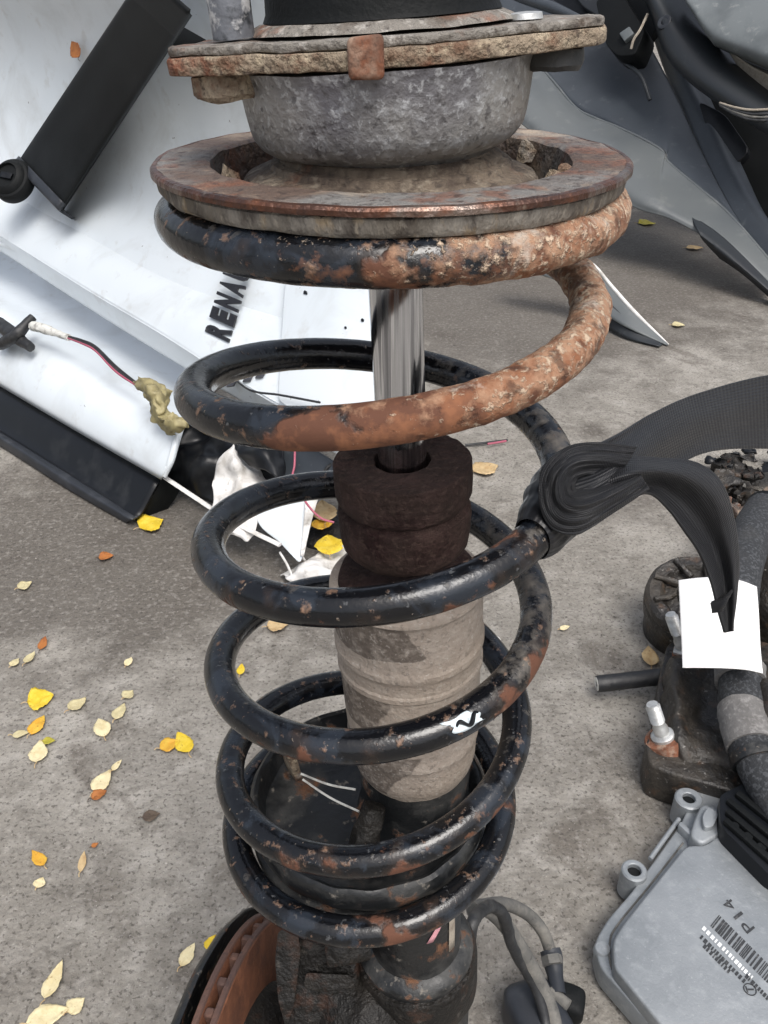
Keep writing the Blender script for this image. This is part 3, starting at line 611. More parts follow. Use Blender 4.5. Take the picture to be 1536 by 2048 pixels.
def text_mesh(txt, bold=.0, ext=.1):
    c = bpy.data.curves.new('t', 'FONT'); c.body = txt; c.size = 1; c.offset = bold; c.extrude = ext; c.resolution_u = 3
    o = bpy.data.objects.new('t', c); COL.objects.link(o)
    bpy.context.view_layer.update()
    me = bpy.data.meshes.new_from_object(o.evaluated_get(bpy.context.evaluated_depsgraph_get()))
    bpy.data.objects.remove(o)
    V = [v.co.copy() for v in me.vertices]; F = [tuple(p.vertices) for p in me.polygons]
    return V, F
def letters(txt, O, X, Y, n_, h, mat, parent, name='letter', bold=.03, adv=None, slant=0):
    """lay raised letters on a surface: O origin, X one letter advance, Y cap height, n_ surface normal, h thickness"""
    for i, chh in enumerate(txt):
        V, F = text_mesh(chh, bold, .5)
        x0, x1 = min(v.x for v in V), max(v.x for v in V); y0, y1 = min(v.y for v in V), max(v.y for v in V)
        wdt = .80 if chh not in 'I1' else .25
        P = [O+X*(i+(.28 if chh in 'I1' else 0)+wdt*(v.x-x0)/(x1-x0)+slant*(v.y-y0)/(y1-y0))+Y*((v.y-y0)/(y1-y0))+n_*(h*(v.z+.5)) for v in V]
        obj(name, P, F, mat, parent, sharp=30)
O_ = W(459, 686, .0205); X_ = (W(495, 568, .0205)-O_)*.25; Y_ = (W(412, 664, .0205)-O_)
letters('RENAULT', O_, X_, Y_, W.n, .003, M['letter'], lb, bold=.055)
for a in (455, 487, 512):
    o = W(a-14, 772-(a-455)*.42, .0205)
    prism('letter', [W(a+dx, 775-(a-455)*.30+dy, .0205) for dx, dy in ((0, 0), (14, -2), (34, -42), (20, -42))], W.n*.003, M['letter_chrome'], lb, bevel=.0004)
# paint chips on the plate recess
for px, py, s in ((352, 215, 7), (328, 212, 3), (270, 335, 3), (285, 373, 5), (249, 420, 5), (186, 415, 3), (300, 480, 5), (60, 240, 3), (610, 585, 5), (725, 640, 4), (690, 655, 3)):
    pts = [(px+s*random.uniform(.5, 1.2)*math.cos(a), py+s*random.uniform(.5, 1.1)*math.sin(a)) for a in np.linspace(0, 2*math.pi, 8)[:-1]]
    oo = .0255 if px > 600 else None
    if oo is None: continue
    slab('paint_chip', pts, W, oo-.0012, oo, M['black_gloss'], tg, bevel=0)
# black plastic trim bar with a rubber buffer
tb = thing('trim_bar', 'long black plastic trim bar lying across the white tailgate', 'trim bar', W(80, 380, .02))
def bar_row(t):
    l = np.array((36, 326))*(1-t)+np.array((262, -14))*t; r_ = np.array((126, 420))*(1-t)+np.array((356, 72))*t
    ob = .035+.24*max(t, 0)**1.7; hh = .040
    c = lambda q, o: W(*(l+(r_-l)*q), ob+o)
    return [c(-.004, -.02), c(.0, hh*.7), c(.035, hh), c(.25, hh+.002), c(.5, hh+.003), c(.75, hh), c(.93, hh*.9), c(.985, hh*.6), c(1.01, -.02)]
patch('bar', [bar_row(t) for t in (0, .02, .2, .4, .6, .8, .96, 1.0, 1.12)], M['black_plastic'], tb, nu=50, nv=60, solid=.004)
e0, e1 = bar_row(-.012), bar_row(.03)
patch('end_cap', [[p-W.n*.03 for p in e0], [p-W.n*.002 for p in e0], [p+W.n*.0035 for p in bar_row(.0)], [p+W.n*.003 for p in e1]], M['skirt'], tb, nu=40, nv=16, solid=.003)
slab('mounting_flange', [(330, 95), (345, 40), (412, 78), (372, 92)], Plane(W.p+W.n*.19, W.n), 0, .02, M['black_plastic'], tb, bevel=.003)
sweep('edge_bead', [bar_row(t)[1] for t in (0, .25, .5, .75, 1)], .0013, M['black_gloss'], tb, n=30, seg=8)
bf = thing('rubber_buffer', 'round black rubber buffer at the end of the trim bar', 'rubber buffer', W(35, 368, .02))
FB = frame_at(W(34, 368, .075), (W.n+Vector((.25, -.3, .1)))) @ Matrix.Scale(1.42, 4)
lathe('buffer_body', [(.024, -.002), (.028, .0), (.0295, .004), (.0290, .012), (.0265, .016), (.0235, .017), (.0225, .0195), (.0195, .023), (.0165, .0245), (.0155, .0205), (0, .0195)], FB, M['black_plastic'], bf, seg=60)
prism('buffer_tab', [FB @ Vector(q) for q in ((-.010, -.003, .0195), (.008, -.005, .0195), (.010, .003, .0195), (-.008, .005, .0195))], FB.to_3x3() @ Vector((0, 0, .004)), M['black_gloss'], bf, bevel=.001)

bu = thing('car_bumper', 'white car bumper with black lower skirt resting on the concrete', 'bumper', G(150, 980))
patch('bumper_skin', [[W(x, y, o) for x, y, o in r] for r in (
    [(-160, 380, -.15), (0, 478, -.15), (180, 590, -.15), (330, 692, -.15), (395, 735, -.15)],
    [(-160, 430, -.12), (0, 530, -.12), (180, 640, -.12), (330, 742, -.12), (392, 780, -.12)],
    [(-160, 490, -.055), (0, 585, -.055), (180, 692, -.055), (325, 782, -.055), (380, 815, -.055)],
    [(-160, 540, .012), (0, 632, .012), (170, 735, .012), (312, 822, .012), (366, 855, .012)],
    [(-160, 600, .028), (0, 695, .028), (160, 790, .028), (300, 872, .028), (350, 902, .026)],
    [(-160, 660, .024), (0, 752, .024), (155, 842, .024), (290, 920, .024), (332, 945, .022)],
    [(-160, 672, .012), (0, 766, .012), (150, 854, .012), (285, 931, .012), (326, 954, .010)],
    [(-160, 674, -.02), (0, 768, -.02), (150, 856, -.02), (285, 933, -.02), (325, 956, -.02)])], M['white'], bu, nu=70, nv=60, solid=.004)
sweep('bumper_edge', [W(378, 815, .0), W(356, 872, .026), W(342, 920, .026), W(329, 952, .018)], [.004, .006, .006, .004], M['white'], bu, n=24, seg=8)
patch('lower_skirt', [[W(x, y, o) for x, y, o in r] for r in (
    [(-160, 676, -.012), (0, 770, -.012), (150, 858, -.012), (325, 958, -.012)],
    [(-160, 690, .005), (0, 785, .005), (150, 874, .004), (312, 972, .0)],
    [(-160, 760, .004), (0, 850, .004), (140, 935, .004), (285, 1022, .0)],
    [(-160, 775, .012), (0, 866, .012), (140, 953, .010), (272, 1036, .006)])], M['black_gloss'], bu, nu=50, nv=24, solid=.003)
patch('skirt_lip', [[W(x, y, o) for x, y, o in r] for r in (
    [(-160, 774, .013), (0, 864, .013), (140, 950, .012), (272, 1034, .008)],
    [(-160, 784, .022), (0, 876, .022), (135, 962, .020), (262, 1040, .014)],
    [(-160, 796, .012), (0, 892, .012), (130, 975, .012), (252, 1046, .006)])], M['skirt'], bu, nu=50, nv=14, solid=.003)
slab('skirt_end', [(326, 956), (310, 985), (268, 1042), (282, 990)], W, -.05, -.006, M['black_plastic'], bu, bevel=.002)

ln = thing('plastic_liner', 'crumpled black plastic wheel arch liner behind the bumper end', 'liner', G(430, 1000))
patch('liner', [[W(x, y, o) for x, y, o in r] for r in (
    [(352, 850, -.05), (420, 840, -.045), (490, 860, -.05), (600, 880, -.06)],
    [(346, 890, -.035), (410, 880, -.06), (480, 905, -.03), (585, 915, -.06)],
    [(340, 930, -.05), (400, 925, -.02), (460, 950, -.055), (560, 960, -.05)],
    [(336, 958, -.06), (390, 985, -.05), (440, 1010, -.06), (545, 1010, -.08)])], M['black_gloss'], ln, nu=40, nv=30, rough=.008, rs=28, solid=.003)
patch('liner_fold', [[W(x, y, o) for x, y, o in r] for r in (
    [(470, 880, -.01), (520, 878, -.02), (570, 890, -.03)], [(478, 905, .0), (530, 905, .004), (568, 930, -.02)], [(500, 930, -.01), (545, 950, .0), (566, 965, -.02)])], M['black_gloss'], ln, nu=24, nv=20, rough=.006, rs=40, solid=.003)
st = thing('white_strip', 'thin white plastic strip lying under the black liner', 'plastic strip', G(400, 1005))
sweep('strip', [W(330, 955, .0), W(375, 985, .0), W(425, 1018, .0), W(470, 1046, .0), W(560, 1090, -.01)], .0042, M['white_dull'], st, n=30, seg=8, flat=.6)
# crumpled white scraps
sh = thing('crumpled_scrap', 'crumpled greyish white plastic scrap standing behind the second spring turn', 'plastic scrap', G(470, 1060))
patch('scrap', [[D(x, y, d) for x, y, d in r] for r in (
    [(468, 885, 1.28), (470, 892, 1.27), (472, 900, 1.28), (474, 905, 1.29)],
    [(438, 925, 1.27), (465, 925, 1.235), (500, 940, 1.275), (545, 960, 1.29)],
    [(428, 960, 1.265), (460, 965, 1.255), (500, 980, 1.225), (535, 985, 1.26)],
    [(426, 1010, 1.24), (455, 1010, 1.22), (490, 1012, 1.245), (520, 1010, 1.25)],
    [(426, 1050, 1.225), (450, 1055, 1.23), (480, 1060, 1.22), (510, 1055, 1.23)],
    [(470, 1060, 1.22), (480, 1072, 1.225), (496, 1085, 1.215), (512, 1060, 1.225)])], M['white_dull'], sh, nu=36, nv=44, rough=.006, rs=45, solid=.0018)
s2 = thing('pointed_scrap', 'clean white pointed plastic shard beside the bump stop', 'plastic shard', G(560, 1110))
patch('shard', [[D(x, y, d) for x, y, d in r] for r in (
    [(500, 990, 1.26), (560, 975, 1.25), (640, 985, 1.25)], [(520, 1050, 1.23), (570, 1040, 1.22), (622, 1040, 1.225)],
    [(560, 1085, 1.21), (590, 1080, 1.20), (614, 1080, 1.205)], [(594, 1122, 1.185), (598, 1124, 1.185), (602, 1122, 1.186)])], M['white'], s2, nu=24, nv=24, solid=.002)
patch('shard_edge', [[D(x, y, d) for x, y, d in r] for r in (
    [(612, 990, 1.235), (640, 985, 1.24)], [(606, 1060, 1.205), (624, 1040, 1.215)], [(600, 1112, 1.18), (606, 1112, 1.185)])], M['white_dull'], s2, nu=8, nv=16, solid=.002)
s3 = thing('grey_rag', 'dirty grey torn rag on the ground behind the spring', 'rag', G(630, 1140))
patch('rag', [[G(x, y, z) for x, y, z in r] for r in (
    [(563, 1152, .004), (620, 1120, .02), (660, 1100, .012), (700, 1090, .01)], [(575, 1160, .012), (630, 1135, .03), (670, 1125, .008), (700, 1120, .02)],
    [(600, 1168, .004), (640, 1158, .012), (680, 1150, .02), (710, 1140, .006)])], M['white_dull'], s3, nu=36, nv=24, rough=.005, rs=60, solid=.002)
for i, ((a, b), (c, d)) in enumerate((((560, 1105), (584, 1152)), ((600, 1108), (612, 1128)))):
    sweep('rag_thread', [G(a, b, .035), G((a+c)/2+2, (b+d)/2, .03), G(c, d, .015)], .0018, M['white_dull'], s3, n=12, seg=6)
dl = thing('litter_clump', 'small clump of dark wet leaf litter beside the white shard', 'leaf litter', G(640, 1075))
blob('heap', G(648, 1060, .0), .045, .06, .018, M['knuckle'], dl, 20, .008, 60, 26, 2)

# wiring hanging over the bumper
wr = thing('wiring_lead', 'wiring lead with white connector and olive tape lying over the white bumper', 'wiring', W(200, 720, .04))
def WB(x, y, o=.05): return W(x, y, o)
sweep('taped_bundle', [WB(-40, 640, .05), WB(0, 650, .05), WB(30, 672, .055), WB(62, 695, .05)], [.012, .014, .012, .008], M['wire_black'], wr, n=24, seg=12, rough=.002)
sweep('taped_bundle', [WB(0, 690, .045), WB(30, 672, .065), WB(66, 634, .05)], [.010, .011, .008], M['wire_black'], wr, n=20, seg=12, rough=.002)
sweep('connector_body', [WB(66, 652, .055), WB(90, 658, .055), WB(112, 666, .055), WB(138, 675, .055)], [.009, .0095, .006, .006], M['connector'], wr, n=16, seg=8, rough=.0015, rs=200)
for k, (m_, o_) in enumerate((('wire_black', 0), ('wire_pink', 5), ('wire_black', -5))):
    sweep('lead_wire', [WB(135, 674+o_*.3, .055), WB(165, 684+o_*.6, .06), WB(192, 698+o_*.8, .058), WB(232, 738+o_, .055), WB(275, 770+o_*.4, .05)], .0021, M[m_], wr, n=40, seg=8)
patch('tape_wrap', [[WB(x, y, o) for x, y, o in r] for r in (
    [(268, 762, .058), (292, 756, .075), (320, 768, .06), (345, 782, .05)], [(275, 775, .07), (300, 778, .085), (322, 790, .075), (338, 800, .05)],
    [(300, 800, .06), (312, 805, .08), (326, 815, .07), (334, 820, .05)], [(308, 840, .05), (318, 835, .07), (335, 838, .06), (352, 832, .055)],
    [(330, 858, .045), (345, 850, .07), (362, 845, .065), (374, 838, .055)], [(345, 868, .04), (358, 865, .05), (370, 858, .05), (377, 850, .05)])], M['tape'], wr, nu=30, nv=50, rough=.006, rs=110, solid=.0015)
lw = thing('loose_wire', 'thin pink wire hanging down behind the spring beside the white scrap', 'wire', G(600, 1060))
sweep('wire', [D(590, 890, 1.22), D(589, 930, 1.21), D(586, 960, 1.205), D(612, 1005, 1.18), D(640, 1035, 1.17), D(668, 1045, 1.17)], .0016, M['wire_pink'], lw, n=40, seg=8)
sweep('cable_tail', [D(640, 960, 1.22), D(655, 935, 1.21), D(672, 925, 1.215)], .003, M['wire_black'], lw, n=14, seg=8)
gp = thing('grey_plastic_piece', 'smooth dark grey plastic piece between the liner and the tailgate', 'plastic piece', G(600, 1000))
slab('piece', [(552, 905), (600, 880), (680, 930), (668, 960), (560, 965)], W, -.05, -.035, M['blue_grey'], gp, bevel=.003, rnd=8)
sweep('thin_cable', [W(455, 745, .03), W(500, 780, .04), W(560, 790, .035), W(640, 805, .035)], .0016, M['wire_black'], lw, n=30, seg=6)

# ================================================================== GREY PANELS, UPPER RIGHT
FPL = lean_plane(G(1000, 470), G(1536, 600), 58)
fd = thing('grey_fender', 'light grey car fender leaning in the scrap pile behind the strut', 'fender', G(1300, 520))
patch('fender_flange', [[FPL(x, y, o) for x, y, o in r] for r in (
    [(900, 20, .0), (1040, 95, .0), (1150, 214, .0), (1230, 252, .0), (1322, 300, .0), (1338, 326, .0), (1460, 430, .0), (1560, 545, .0)],
    [(900, 60, .05), (1040, 150, .05), (1145, 245, .05), (1225, 290, .05), (1310, 340, .05), (1335, 365, .045), (1450, 460, .03), (1556, 560, .012)],
    [(900, 110, .11), (1040, 215, .11), (1140, 300, .11), (1215, 350, .11), (1290, 395, .11), (1340, 420, .09), (1440, 480, .05), (1552, 572, .02)],
    [(900, 150, .11), (1040, 246, .11), (1130, 325, .11), (1210, 382, .11), (1275, 418, .11), (1345, 440, .09), (1435, 492, .05), (1550, 582, .02)])], M['grey_paint'], fd, nu=80, nv=24, solid=.003)
patch('fender_skin', [[FPL(x, y, o) for x, y, o in r] for r in (
    [(900, -160, -.16), (1060, -100, -.16), (1200, -60, -.16), (1280, 60, -.16), (1330, 150, -.14), (1362, 215, -.12), (1410, 320, -.08), (1475, 440, -.02), (1562, 545, -.003)],
    [(900, -60, -.07), (1050, 20, -.07), (1180, 110, -.07), (1260, 180, -.07), (1325, 240, -.06), (1352, 285, -.05), (1400, 350, -.04), (1468, 438, -.012), (1561, 546, -.002)],
    [(900, 18, -.002), (1040, 93, -.002), (1150, 212, -.002), (1230, 250, -.002), (1322, 298, -.002), (1338, 324, -.002), (1390, 368, -.002), (1460, 428, -.002), (1560, 543, -.002)])], M['blue_grey'], fd, nu=80, nv=24, solid=.003)  # same paint as the flange; its shade is put into the darker colour
sweep('fender_lip', [FPL(x, y, .002) for x, y in ((960, 45), (1040, 95), (1100, 155), (1150, 214), (1190, 236), (1230, 252), (1280, 275), (1322, 300), (1338, 326), (1400, 378), (1460, 430), (1560, 545))], .0042, M['grey_paint'], fd, n=90, seg=8)
dpn = thing('car_sill', 'dark blue grey body panel edge lying beyond the fender', 'body panel', G(1500, 570))
patch('panel', [[FPL(x, y, o) for x, y, o in r] for r in (
    [(1290, 20, -.2), (1330, 140, -.18), (1362, 213, -.14), (1412, 322, -.09), (1475, 440, -.03), (1560, 560, .0)],
    [(1330, 20, -.16), (1370, 150, -.14), (1410, 230, -.11), (1450, 320, -.08), (1505, 425, -.03), (1580, 520, .0)],
    [(1370, 60, -.2), (1420, 200, -.18), (1450, 260, -.14), (1490, 350, -.10), (1535, 440, -.04), (1600, 500, -.02)])], M['blue_grey'], dpn, nu=50, nv=20, solid=.004)
dlow = thing('panel_corner', 'dark folded panel corner resting on the ground at the right edge', 'body panel', G(1500, 560))
patch('corner', [[FPL(x, y, o) for x, y, o in r] for r in (
    [(1380, 430, .06), (1450, 480, .05), (1560, 590, .03)], [(1400, 470, .09), (1470, 525, .08), (1570, 610, .05)], [(1440, 515, .02), (1490, 550, .02), (1575, 625, .0)])], M['dark_panel'], dlow, nu=30, nv=16, solid=.003)
ts = thing('sheet_offcut', 'narrow grey sheet metal offcut with bright cut edge pointing down to the right', 'sheet metal', G(1330, 690))
patch('sheet', [[p for p in r] for r in (
    [D(1040, 480, 2.15), D(1120, 505, 2.12), D(1180, 525, 2.10), D(1225, 575, 2.06), D(1270, 625, 2.02), D(1337, 689, 1.975)],
    [D(1040, 540, 2.13), D(1110, 560, 2.10), D(1165, 590, 2.08), D(1215, 632, 2.04), D(1262, 660, 2.0), D(1334, 692, 1.972)])], M['grey_paint'], ts, nu=50, nv=8, solid=.003)
sweep('cut_edge', [D(1040, 480, 2.148), D(1120, 505, 2.118), D(1180, 525, 2.098), D(1225, 575, 2.058), D(1270, 625, 2.018), D(1337, 689, 1.973)], [.004, .004, .004, .005, .005, .002], M['white_dull'], ts, n=60, seg=8)
patch('sheet_underside', [[D(1215, 600, 2.05), D(1262, 645, 2.01), D(1325, 690, 1.975)], [G(1200, 650, .004), G(1250, 676, .004), G(1318, 694, .004)]], M['dark_panel'], ts, nu=20, nv=6, solid=.002)
# the pile at the top right
bp_ = thing('dark_bumper', 'dark grey bumper cover with a round hole at the top right', 'bumper', FPL(1400, 200, -.2))
patch('bumper_cover', [[FPL(x, y, o) for x, y, o in r] for r in (
    [(1290, -120, .02), (1372, 10, .02), (1450, 95, .02), (1536, 178, .02), (1700, 300, .02)],
    [(1270, -100, .10), (1345, 35, .10), (1420, 125, .10), (1500, 190, .10), (1690, 320, .10)],
    [(1262, -90, .10), (1310, 25, .10), (1350, 120, .10), (1450, 203, .10), (1680, 340, .10)],
    [(1262, -90, .0), (1304, 30, .0), (1345, 126, .0), (1448, 212, .0), (1680, 350, .0)])], M['dark_panel'], bp_, nu=50, nv=28, solid=.004)
FH = frame_at(FPL(1329, 44, .112), FPL.n)
lathe('hole_collar', [(.008, -.004), (.010, .003), (.016, .004), (.020, .002), (.021, -.01)], FH, M['skirt'], bp_, seg=36)
lathe('hole', [(0, -.001), (.0085, -.001), (.0095, .002)], FH, M['black_gloss'], bp_, seg=24)
pp = thing('pale_bumper', 'dusty pale grey bumper corner at the extreme top right', 'bumper', FPL(1480, 60, 0))
patch('cover', [[FPL(x, y, o) for x, y, o in r] for r in (
    [(1330, -200, .05), (1430, -160, .05), (1700, -160, .05)], [(1350, -80, .14), (1440, -30, .14), (1700, 20, .14)],
    [(1370, -8, .17), (1450, 60, .17), (1700, 130, .17)], [(1376, 4, .15), (1420, 72, .15), (1460, 95, .15), (1700, 190, .15)], [(1380, 8, .05), (1425, 80, .05), (1462, 104, .05), (1700, 205, .05)])], M['pale_panel'], pp, nu=40, nv=36, solid=.004)
bm_ = thing('trim_strip', 'beige plastic trim strip under the pale bumper', 'trim strip', FPL(1500, 150, .0))
patch('moulding', [[FPL(x, y, o) for x, y, o in r] for r in ([(1455, 96, .06), (1520, 140, .06), (1640, 190, .06)], [(1490, 150, .03), (1550, 190, .03), (1640, 240, .03)])], M['beige'], bm_, nu=20, nv=8, solid=.004)
mb = thing('mangled_bracket', 'mangled black plastic bracket with grey tabs behind the strut flange', 'bracket', FPL(1220, 80, 0))
slab('bracket', [(1190, 0), (1240, -20), (1290, 60), (1270, 110), (1235, 112), (1212, 90)], FPL, -.02, .06, M['black_plastic'], mb, bevel=.01, rnd=10)
slab('tab', [(1238, 66), (1258, 52), (1268, 66), (1248, 82)], FPL, .055, .075, M['pale_panel'], mb, bevel=.003)
sweep('bent_strap', [FPL(1295, 28, .08), FPL(1280, 60, .09), FPL(1268, 78, .09), FPL(1262, 98, .08)], .004, M['beige'], mb, n=20, seg=6)
pl_ = thing('scrap_pipe', 'grey metal pipe lying across the dark pile behind the strut top', 'pipe', FPL(1090, 10, .05))
sweep('pipe', [FPL(940, -60, .05), FPL(1030, -12, .06), FPL(1100, 14, .07), FPL(1170, 42, .06)], [.018, .018, .017, .01], M['blue_grey'], pl_, n=30, seg=14)
bk = thing('scrap_heap', 'dark heap of black plastic car parts at the back of the yard', 'scrap heap', FPL(1100, 60, -.5))
random.seed(21)
for i in range(16):
    a = 700+i*72+random.uniform(-30, 30); b = random.uniform(-160, 60)
    pts = [(a-random.uniform(50, 140), b-random.uniform(40, 120)), (a+random.uniform(50, 150), b-random.uniform(40, 120)), (a+random.uniform(60, 150), b+random.uniform(30, 120)), (a-random.uniform(30, 120), b+random.uniform(30, 100))]
    o0 = random.uniform(-.5, -.24)
    slab('scrap_part', pts, FPL, o0-.04, o0, random.choice([M['black_plastic'], M['dark_panel'], M['black_gloss'], M['blue_grey']]), bk, bevel=.012, rnd=20, bseg=3)
dt = thing('trim_pile', 'layered black trim pieces above the strut flange at the right', 'trim pile', FPL(1200, 20, -.1))
for k, (pts, o0, m_) in enumerate((([(1040, -60), (1130, -50), (1190, 30), (1110, 60), (1050, 20)], -.10, 'black_gloss'), ([(1120, -70), (1200, -80), (1260, 10), (1215, 45), (1160, 10)], -.06, 'dark_panel'), ([(1230, -60), (1310, -70), (1335, 30), (1290, 90), (1255, 20)], -.08, 'black_plastic'),
      ([(1150, 60), (1240, 40), (1265, 100), (1180, 118)], -.12, 'black_gloss'), ([(1395, 200), (1450, 228), (1500, 300), (1470, 330), (1420, 280)], -.10, 'black_gloss'))):
    slab('trim_piece', pts, FPL, o0-.03, o0, M[m_], dt, bevel=.008, rnd=16, bseg=3)
for a, b, c in (((1100, 0), (1150, 40), (1215, 60)), ((1240, 120), (1280, 150), (1300, 200)), ((1180, -20), (1240, 30), (1260, 70))):
    sweep('trim_rib', [FPL(*a, .0), FPL(*b, .02), FPL(*c, .0)], .006, M['dark_panel'], dt, n=20, seg=8)
cb = thing('cable_bundle', 'bundle of thin white and green cables at the right edge', 'cables', FPL(1500, 220, .1))
for i, (m_, dy) in enumerate((('beige', 0), ('wire_black', 7), ('hose_grey', 12), ('wire_black', 17))):
    sweep('cable', [FPL(1440, 206+dy*.3, .10), FPL(1470, 215+dy*.8, .12), FPL(1510, 220+dy*1.2, .12), FPL(1580, 214+dy*1.4, .10), FPL(1660, 200+dy*1.4, .08)], .0032, M[m_], cb, n=36, seg=8)

ut = thing('dark_infill', 'dark sheet added to fill the gap at the right edge below the cables', 'dark_infill', FPL(1500, 300, -.3))
slab('infill_sheet', [(1385, 120), (1560, 150), (1760, 200), (1760, 470), (1540, 455), (1470, 380), (1430, 300)], FPL, -.34, -.30, M['black_plastic'], ut, bevel=.01, rnd=20)  # added dark sheet that fills the gap beside the panels
# ================================================================== ENGINE MOUNT AND PARTS, RIGHT
dr = thing('ribbed_pulley', 'black oily ribbed pulley drum lying under the white card', 'pulley', G(1400, 1240))
PF = frame_at(G(1398, 1190, .075), (-.12, -.25, 1))
lathe('drum', [(.0, .002), (.022, .002), (.026, -.004), (.040, -.004), (.046, .003), (.058, .004), (.0625, .0), (.0640, -.010), (.062, -.014), (.0640, -.018), (.0640, -.03), (.060, -.034), (.060, -.072)], PF, M['oily'], dr, seg=80, jit=.0012, js=80)
for i in range(9):
    a = 2*math.pi*i/9
    sweep('rib', [PF @ Vector((.028*math.cos(a), .028*math.sin(a), .001)), PF @ Vector((.042*math.cos(a+.15), .042*math.sin(a+.15), .004)), PF @ Vector((.056*math.cos(a+.2), .056*math.sin(a+.2), .006))], .004, M['oily'], dr, n=10, seg=8, rough=.002, rs=100)
eb = thing('engine_mount', 'oily black cast engine mount bracket with two upright zinc studs', 'engine mount', G(1400, 1480))
slabG('bracket', [(1335, 1285), (1400, 1262), (1480, 1270), (1600, 1300), (1600, 1620), (1440, 1575), (1345, 1548), (1300, 1530), (1290, 1490), (1300, 1455), (1318, 1430), (1312, 1390), (1322, 1335)], .045, .0, M['oily'], eb, bevel=.008, rnd=14, bseg=4)
patch('web', [[G(x, y, z) for x, y, z in r] for r in (
    [(1330, 1330, .047), (1350, 1310, .062), (1390, 1300, .066), (1470, 1310, .06), (1560, 1330, .06)], [(1325, 1380, .048), (1352, 1370, .068), (1400, 1365, .050), (1470, 1380, .058), (1560, 1390, .07)],
    [(1322, 1420, .046), (1356, 1420, .066), (1400, 1430, .048), (1470, 1440, .062), (1560, 1450, .07)], [(1330, 1480, .047), (1360, 1490, .058), (1410, 1500, .052), (1480, 1520, .056), (1560, 1530, .06)],
    [(1330, 1535, .02), (1370, 1545, .03), (1420, 1560, .03), (1480, 1575, .03), (1560, 1590, .03)])], M['oily'], eb, nu=44, nv=44, rough=.004, rs=45, solid=.012)
for (bx, by), (tx, ty) in (((1368, 1302), (1341, 1228)), ((1327, 1475), (1304, 1408))):
    zb = .05; b0 = G(bx, by, zb)
    # stud stands nearly upright: choose its top so that it reads at the surveyed place
    best = min(((G(tx, ty, z)-b0, z) for z in np.linspace(.06, .16, 60)), key=lambda q: Vector((q[0].x, q[0].y)).length)
    ax = best[0]; ln_ = ax.length; F_ = frame_at(b0, ax)
    sd_ = lathe('stud', [(.0078, -.004), (.0078, ln_*.30), (.0066, ln_*.36), (.0066, ln_*.46)]+[(.0066+.0009*(q_ % 2), ln_*(.48+.46*q_/26)) for q_ in range(27)]+[(.0058, ln_), (0, ln_)], F_, M['zinc'], eb, seg=28, jit=.0002)
    lathe('stud_collar', [(.0125, -.008), (.0125, .004), (.0100, .006), (.0076, .0062)], F_, M['zinc'], sd_, seg=6 if by < 1400 else 24, jit=.0004, js=150)
    lathe('rusty_boss', [(.0215, -.020), (.0205, -.003), (.0190, .0005), (.012, .001)], F_, M['orange_rust'], eb, seg=36, jit=.001, js=120)
cs = thing('cut_cable', 'short stub of thick black cut cable sticking out beside the engine mount', 'cable', G(1250, 1375))
sweep('sheath', [G(1194, 1368, .022), G(1230, 1364, .024), G(1280, 1358, .026), G(1345, 1350, .03)], .0098, M['wire_black'], cs, n=30, seg=18, rough=.0006, rs=160)
cdir = (G(1194, 1368, .022)-G(1230, 1364, .024)).normalized()
FC = frame_at(G(1194, 1368, .022), cdir)
lathe('insulation', [(.0082, -.002), (.0080, .0008), (.0038, .0008), (.0034, -.003)], FC, M['connector'], cs, seg=20)
lathe('core', [(0, -.001), (.0034, -.001), (.0036, -.004)], FC, M['black_metal'], cs, seg=14)
hz = thing('sleeved_hose', 'thick black woven hose with worn grey band running past the card', 'hose', G(1480, 1400))
hp = [G(1530, 1020, .10), G(1500, 1075, .11), G(1475, 1160, .11), G(1470, 1260, .10), G(1482, 1360, .09), G(1484, 1420, .085), G(1500, 1485, .08), G(1530, 1560, .07), G(1570, 1640, .06)]
sweep('sleeve', hp, [.026, .026, .026, .025, .023, .023, .022, .02, .02], M['sleeve'], hz, n=90, seg=26, rough=.001, rs=70)
pc = cr(np.array([tuple(p) for p in hp]), 200)
sweep('worn_band', pc[124:156:4], .0242, M['sleeve_pale'], hz, n=30, seg=26, rough=.0012, rs=90)
sweep('worn_band', pc[94:106:4], .0262, M['sleeve_pale'], hz, n=20, seg=26, rough=.001, rs=90)
sweep('clamp', pc[157:164:2], .0245, M['black_metal'], hz, n=10, seg=24)
lathe('hose_mouth', [(.026, -.004), (.027, .004), (.020, .006), (.018, -.02)], frame_at(hp[0], hp[0]-hp[1]), M['black_plastic'], hz, seg=36)
cd = thing('white_card', 'blank white card lying on the pulley beneath the belt end', 'card', G(1440, 1250, .1))
cpl = Plane(G(1440, 1250, .150), Vector((-.08, -.40, .92)))
patch('card', [[cpl(x, y, o) for x, y, o in r] for r in (
    [(1357, 1161, .0), (1400, 1156, .004), (1445, 1155, .006), (1485, 1163, .004), (1513, 1174, .0)], [(1360, 1220, .0), (1402, 1218, .005), (1446, 1218, .007), (1488, 1222, .005), (1517, 1230, .0)],
    [(1363, 1280, .0), (1405, 1280, .004), (1449, 1282, .006), (1490, 1286, .004), (1520, 1292, .0)], [(1365, 1336, .0), (1408, 1336, .003), (1452, 1337, .004), (1492, 1340, .002), (1525, 1347, .0)])], M['card'], cd, nu=30, nv=30, solid=.0008)
mm = thing('dark_casting', 'dark oily metal casting at the right edge behind the hose', 'casting', G(1520, 1180))
blob('casting', G(1545, 1200, .05), .05, .06, .06, M['oily'], mm, 20, .008, 40, 34)
blob('casting_ear', G(1560, 1460, .06), .04, .08, .05, M['oily'], mm, -10, .006, 50, 30)
